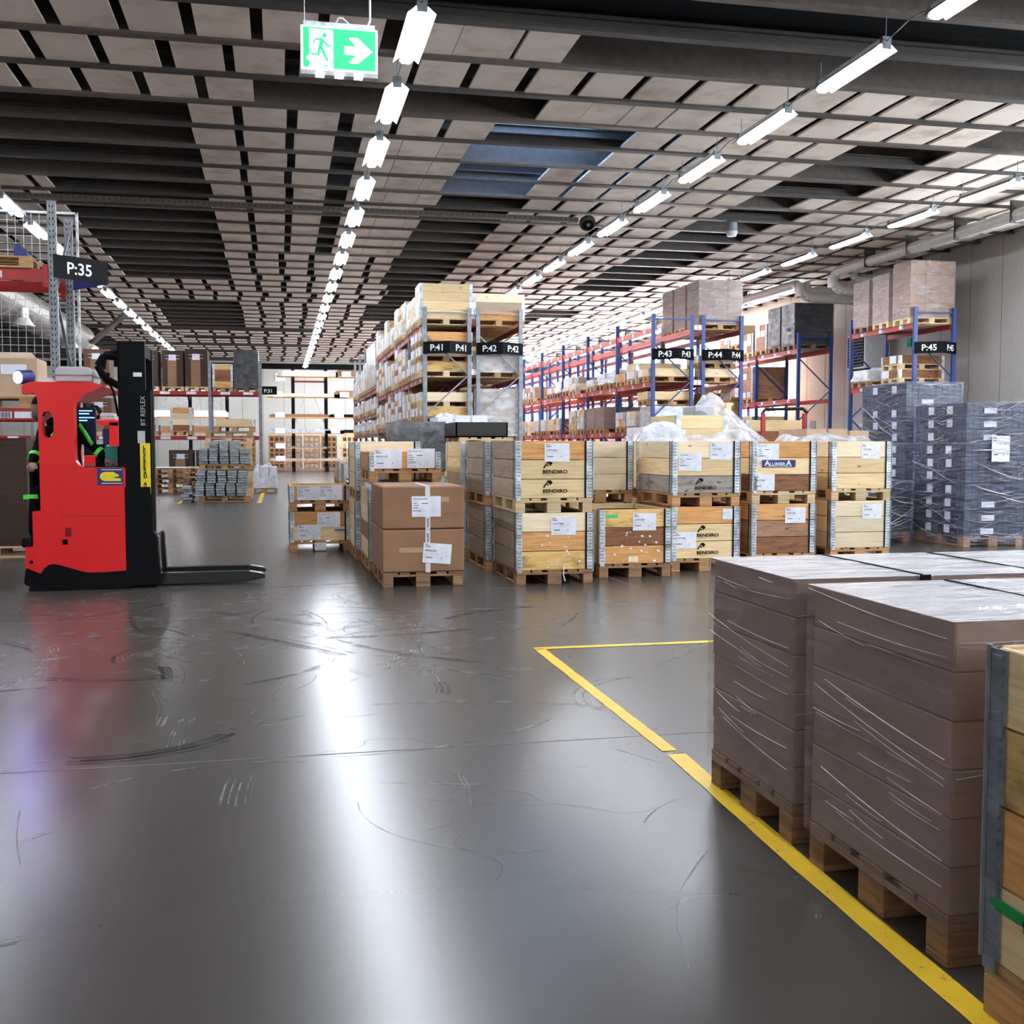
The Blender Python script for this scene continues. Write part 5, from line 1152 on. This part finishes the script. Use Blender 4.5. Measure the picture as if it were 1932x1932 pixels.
# ------------------------------------------------------------------ driver
def person():
    t = thing('person', 'driver in a black jacket with bright green stripes inside the red forklift', 'person', (-2.42, 11.2, 0))
    V = [(.33, .60, 1.02), (.32, .58, 1.20), (.30, .56, 1.38), (.28, .55, 1.53), (.20, .54, 1.62), (.14, .52, 1.68),
         (.45, .48, 1.57), (.50, .38, 1.48), (.635, .30, 1.36), (.735, .27, 1.265),
         (.13, .50, 1.55), (.06, .36, 1.33), (.04, .24, 1.24), (.06, .18, 1.22),
         (.38, .48, 1.00), (.38, .22, .98), (.38, .20, .62), (.38, .18, .50),
         (.24, .46, 1.00), (.08, .22, .97), (.05, .20, .60), (.05, .18, .50)]
    E = [(0, 1), (1, 2), (2, 3), (3, 4), (4, 5), (3, 6), (6, 7), (7, 8), (8, 9), (3, 10), (10, 11), (11, 12), (12, 13), (0, 14), (14, 15), (15, 16), (16, 17), (0, 18), (18, 19), (19, 20), (20, 21)]
    rad = [.15, .145, .155, .14, .075, .055, .075, .058, .042, .03, .075, .058, .042, .03, .10, .075, .055, .05, .10, .075, .055, .05]
    me = bpy.data.meshes.new('body'); me.from_pydata(V, E, []); me.materials.append(M['jacket'])
    o = put('body', me, t); sk = o.modifiers.new('skin', 'SKIN'); 
    for i, r in enumerate(rad): me.skin_vertices[0].data[i].radius = (r, r*(.75 if i < 4 else 1))
    me.skin_vertices[0].data[0].use_root = True
    sb = o.modifiers.new('sub', 'SUBSURF'); sb.levels = 2; sb.render_levels = 2
    # head, turned towards the rear
    bm = bmesh.new(); bmesh.ops.create_uvsphere(bm, u_segments=24, v_segments=18, radius=.1)
    for v in bm.verts:
        x, y, z = v.co; v.co = (x*.98*(1+.12*(z < 0)*(-x > .03)), y*.80*(1-.18*(z < -.03)), z*1.18)
        if x < -.075 and abs(y) < .02 and -.03 < z < .02: v.co.x -= .022     # nose
        if x < -.07 and abs(abs(y)-.03) < .014 and .01 < z < .04: v.co.x += .010  # eye sockets
    hm = bpy.data.meshes.new('head'); bm.to_mesh(hm); bm.free(); hm.materials.append(M['skin']); hm.shade_smooth()
    hd = put('head', hm, t, (.10, .50, 1.79), .15)
    for s in (-1, 1):
        MB().tube((-.088, s*.03, .022), (-.096, s*.03, .022), .011, 10).build('eye', 'paper', hd); MB().tube((-.096, s*.03, .022), (-.0985, s*.03, .022), .005, 8).build('pupil', 'ink', hd); MB().tube((.0, s*.076, .0), (.005, s*.092, .0), .028, 10, 0, .022).build('ear', 'skin', hd)
    MB().box(-.101, -.094, -.022, .022, -.062, -.054).build('mouth', 'rust_red', hd)
    bm = bmesh.new(); bmesh.ops.create_uvsphere(bm, u_segments=22, v_segments=14, radius=.11)
    bmesh.ops.delete(bm, geom=[v for v in bm.verts if v.co.z < .02 and v.co.x < .03 or v.co.z < -.05], context='VERTS')
    for v in bm.verts: v.co = (v.co.x, v.co.y*.88, v.co.z*1.2)
    cm = bpy.data.meshes.new('cap'); bm.to_mesh(cm); bm.free(); cm.materials.append(M['jacket']); cm.shade_smooth(); put('cap', cm, hd)
    bm = bmesh.new(); bmesh.ops.create_uvsphere(bm, u_segments=16, v_segments=10, radius=.07)
    for v in bm.verts: v.co = (v.co.x*.8-.045, v.co.y*.95, v.co.z*.7-.085)
    bm_ = bpy.data.meshes.new('beard'); bm.to_mesh(bm_); bm.free(); bm_.materials.append(M['hair']); put('beard', bm_, hd)
    # green stripes: bands round the arms and a shoulder strip
    def ring(p, q, r, name='reflective_band'): MB().tube(p, q, r, 16, cap=False).build(name, 'hivis', t)
    ring((.645, .294, 1.352), (.675, .285, 1.328), .056); ring((.055, .33, 1.31), (.048, .29, 1.28), .066)
    MB().beam((.46, .41, 1.62), (.52, .33, 1.54), .02, .03).beam((.52, .33, 1.54), (.60, .25, 1.42), .02, .03).build('reflective_strip', 'hivis', t)
    MB().beam((.20, .38, 1.50), (.29, .38, 1.59), .03, .03).build('reflective_strip', 'hivis', t); ring((.34, .22, .90), (.34, .215, .86), .085); ring((.04, .22, .92), (.04, .215, .88), .085)
    # hands with five fingers each
    for (c, d, s) in (((.755, .262, 1.25), (1, -.25, -.2), 1), ((.065, .155, 1.215), (.3, -1, -.1), -1)):
        c = Vector(c); d = Vector(d).normalized(); side = d.cross(Vector((0, 0, 1))).normalized(); up = side.cross(d)
        vs_ = [c-d*.03, c+d*.035]; es = [(0, 1)]; rs = [.026, .034]
        for k, ln in enumerate((.062, .072, .068, .052)):
            b = c+d*.045+side*(.027-.018*k); i = len(vs_); vs_ += [b, b+d*ln*.55-up*.006, b+d*ln*.8-up*.030]; es += [(1, i), (i, i+1), (i+1, i+2)]; rs += [.0095, .009, .0075]
        i = len(vs_); b = c+side*.03*1.0; vs_ += [b, b+side*.022+d*.03-up*.01, b+side*.02+d*.055-up*.02]; es += [(0, i), (i, i+1), (i+1, i+2)]; rs += [.013, .0105, .009]
        hm = bpy.data.meshes.new('hand'); hm.from_pydata([tuple(v) for v in vs_], es, []); hm.materials.append(M['skin']); h = put('hand', hm, t)
        h.modifiers.new('skin', 'SKIN')
        for j, r in enumerate(rs): hm.skin_vertices[0].data[j].radius = (r, r)
        hm.skin_vertices[0].data[0].use_root = True; h.modifiers.new('s', 'SUBSURF').levels = 1
    for x in (.37, .02): MB().box(x-.05, x+.05, .0, .26, .42, .52).build('shoe', 'black', t, bevel=.025)
    return t
person()
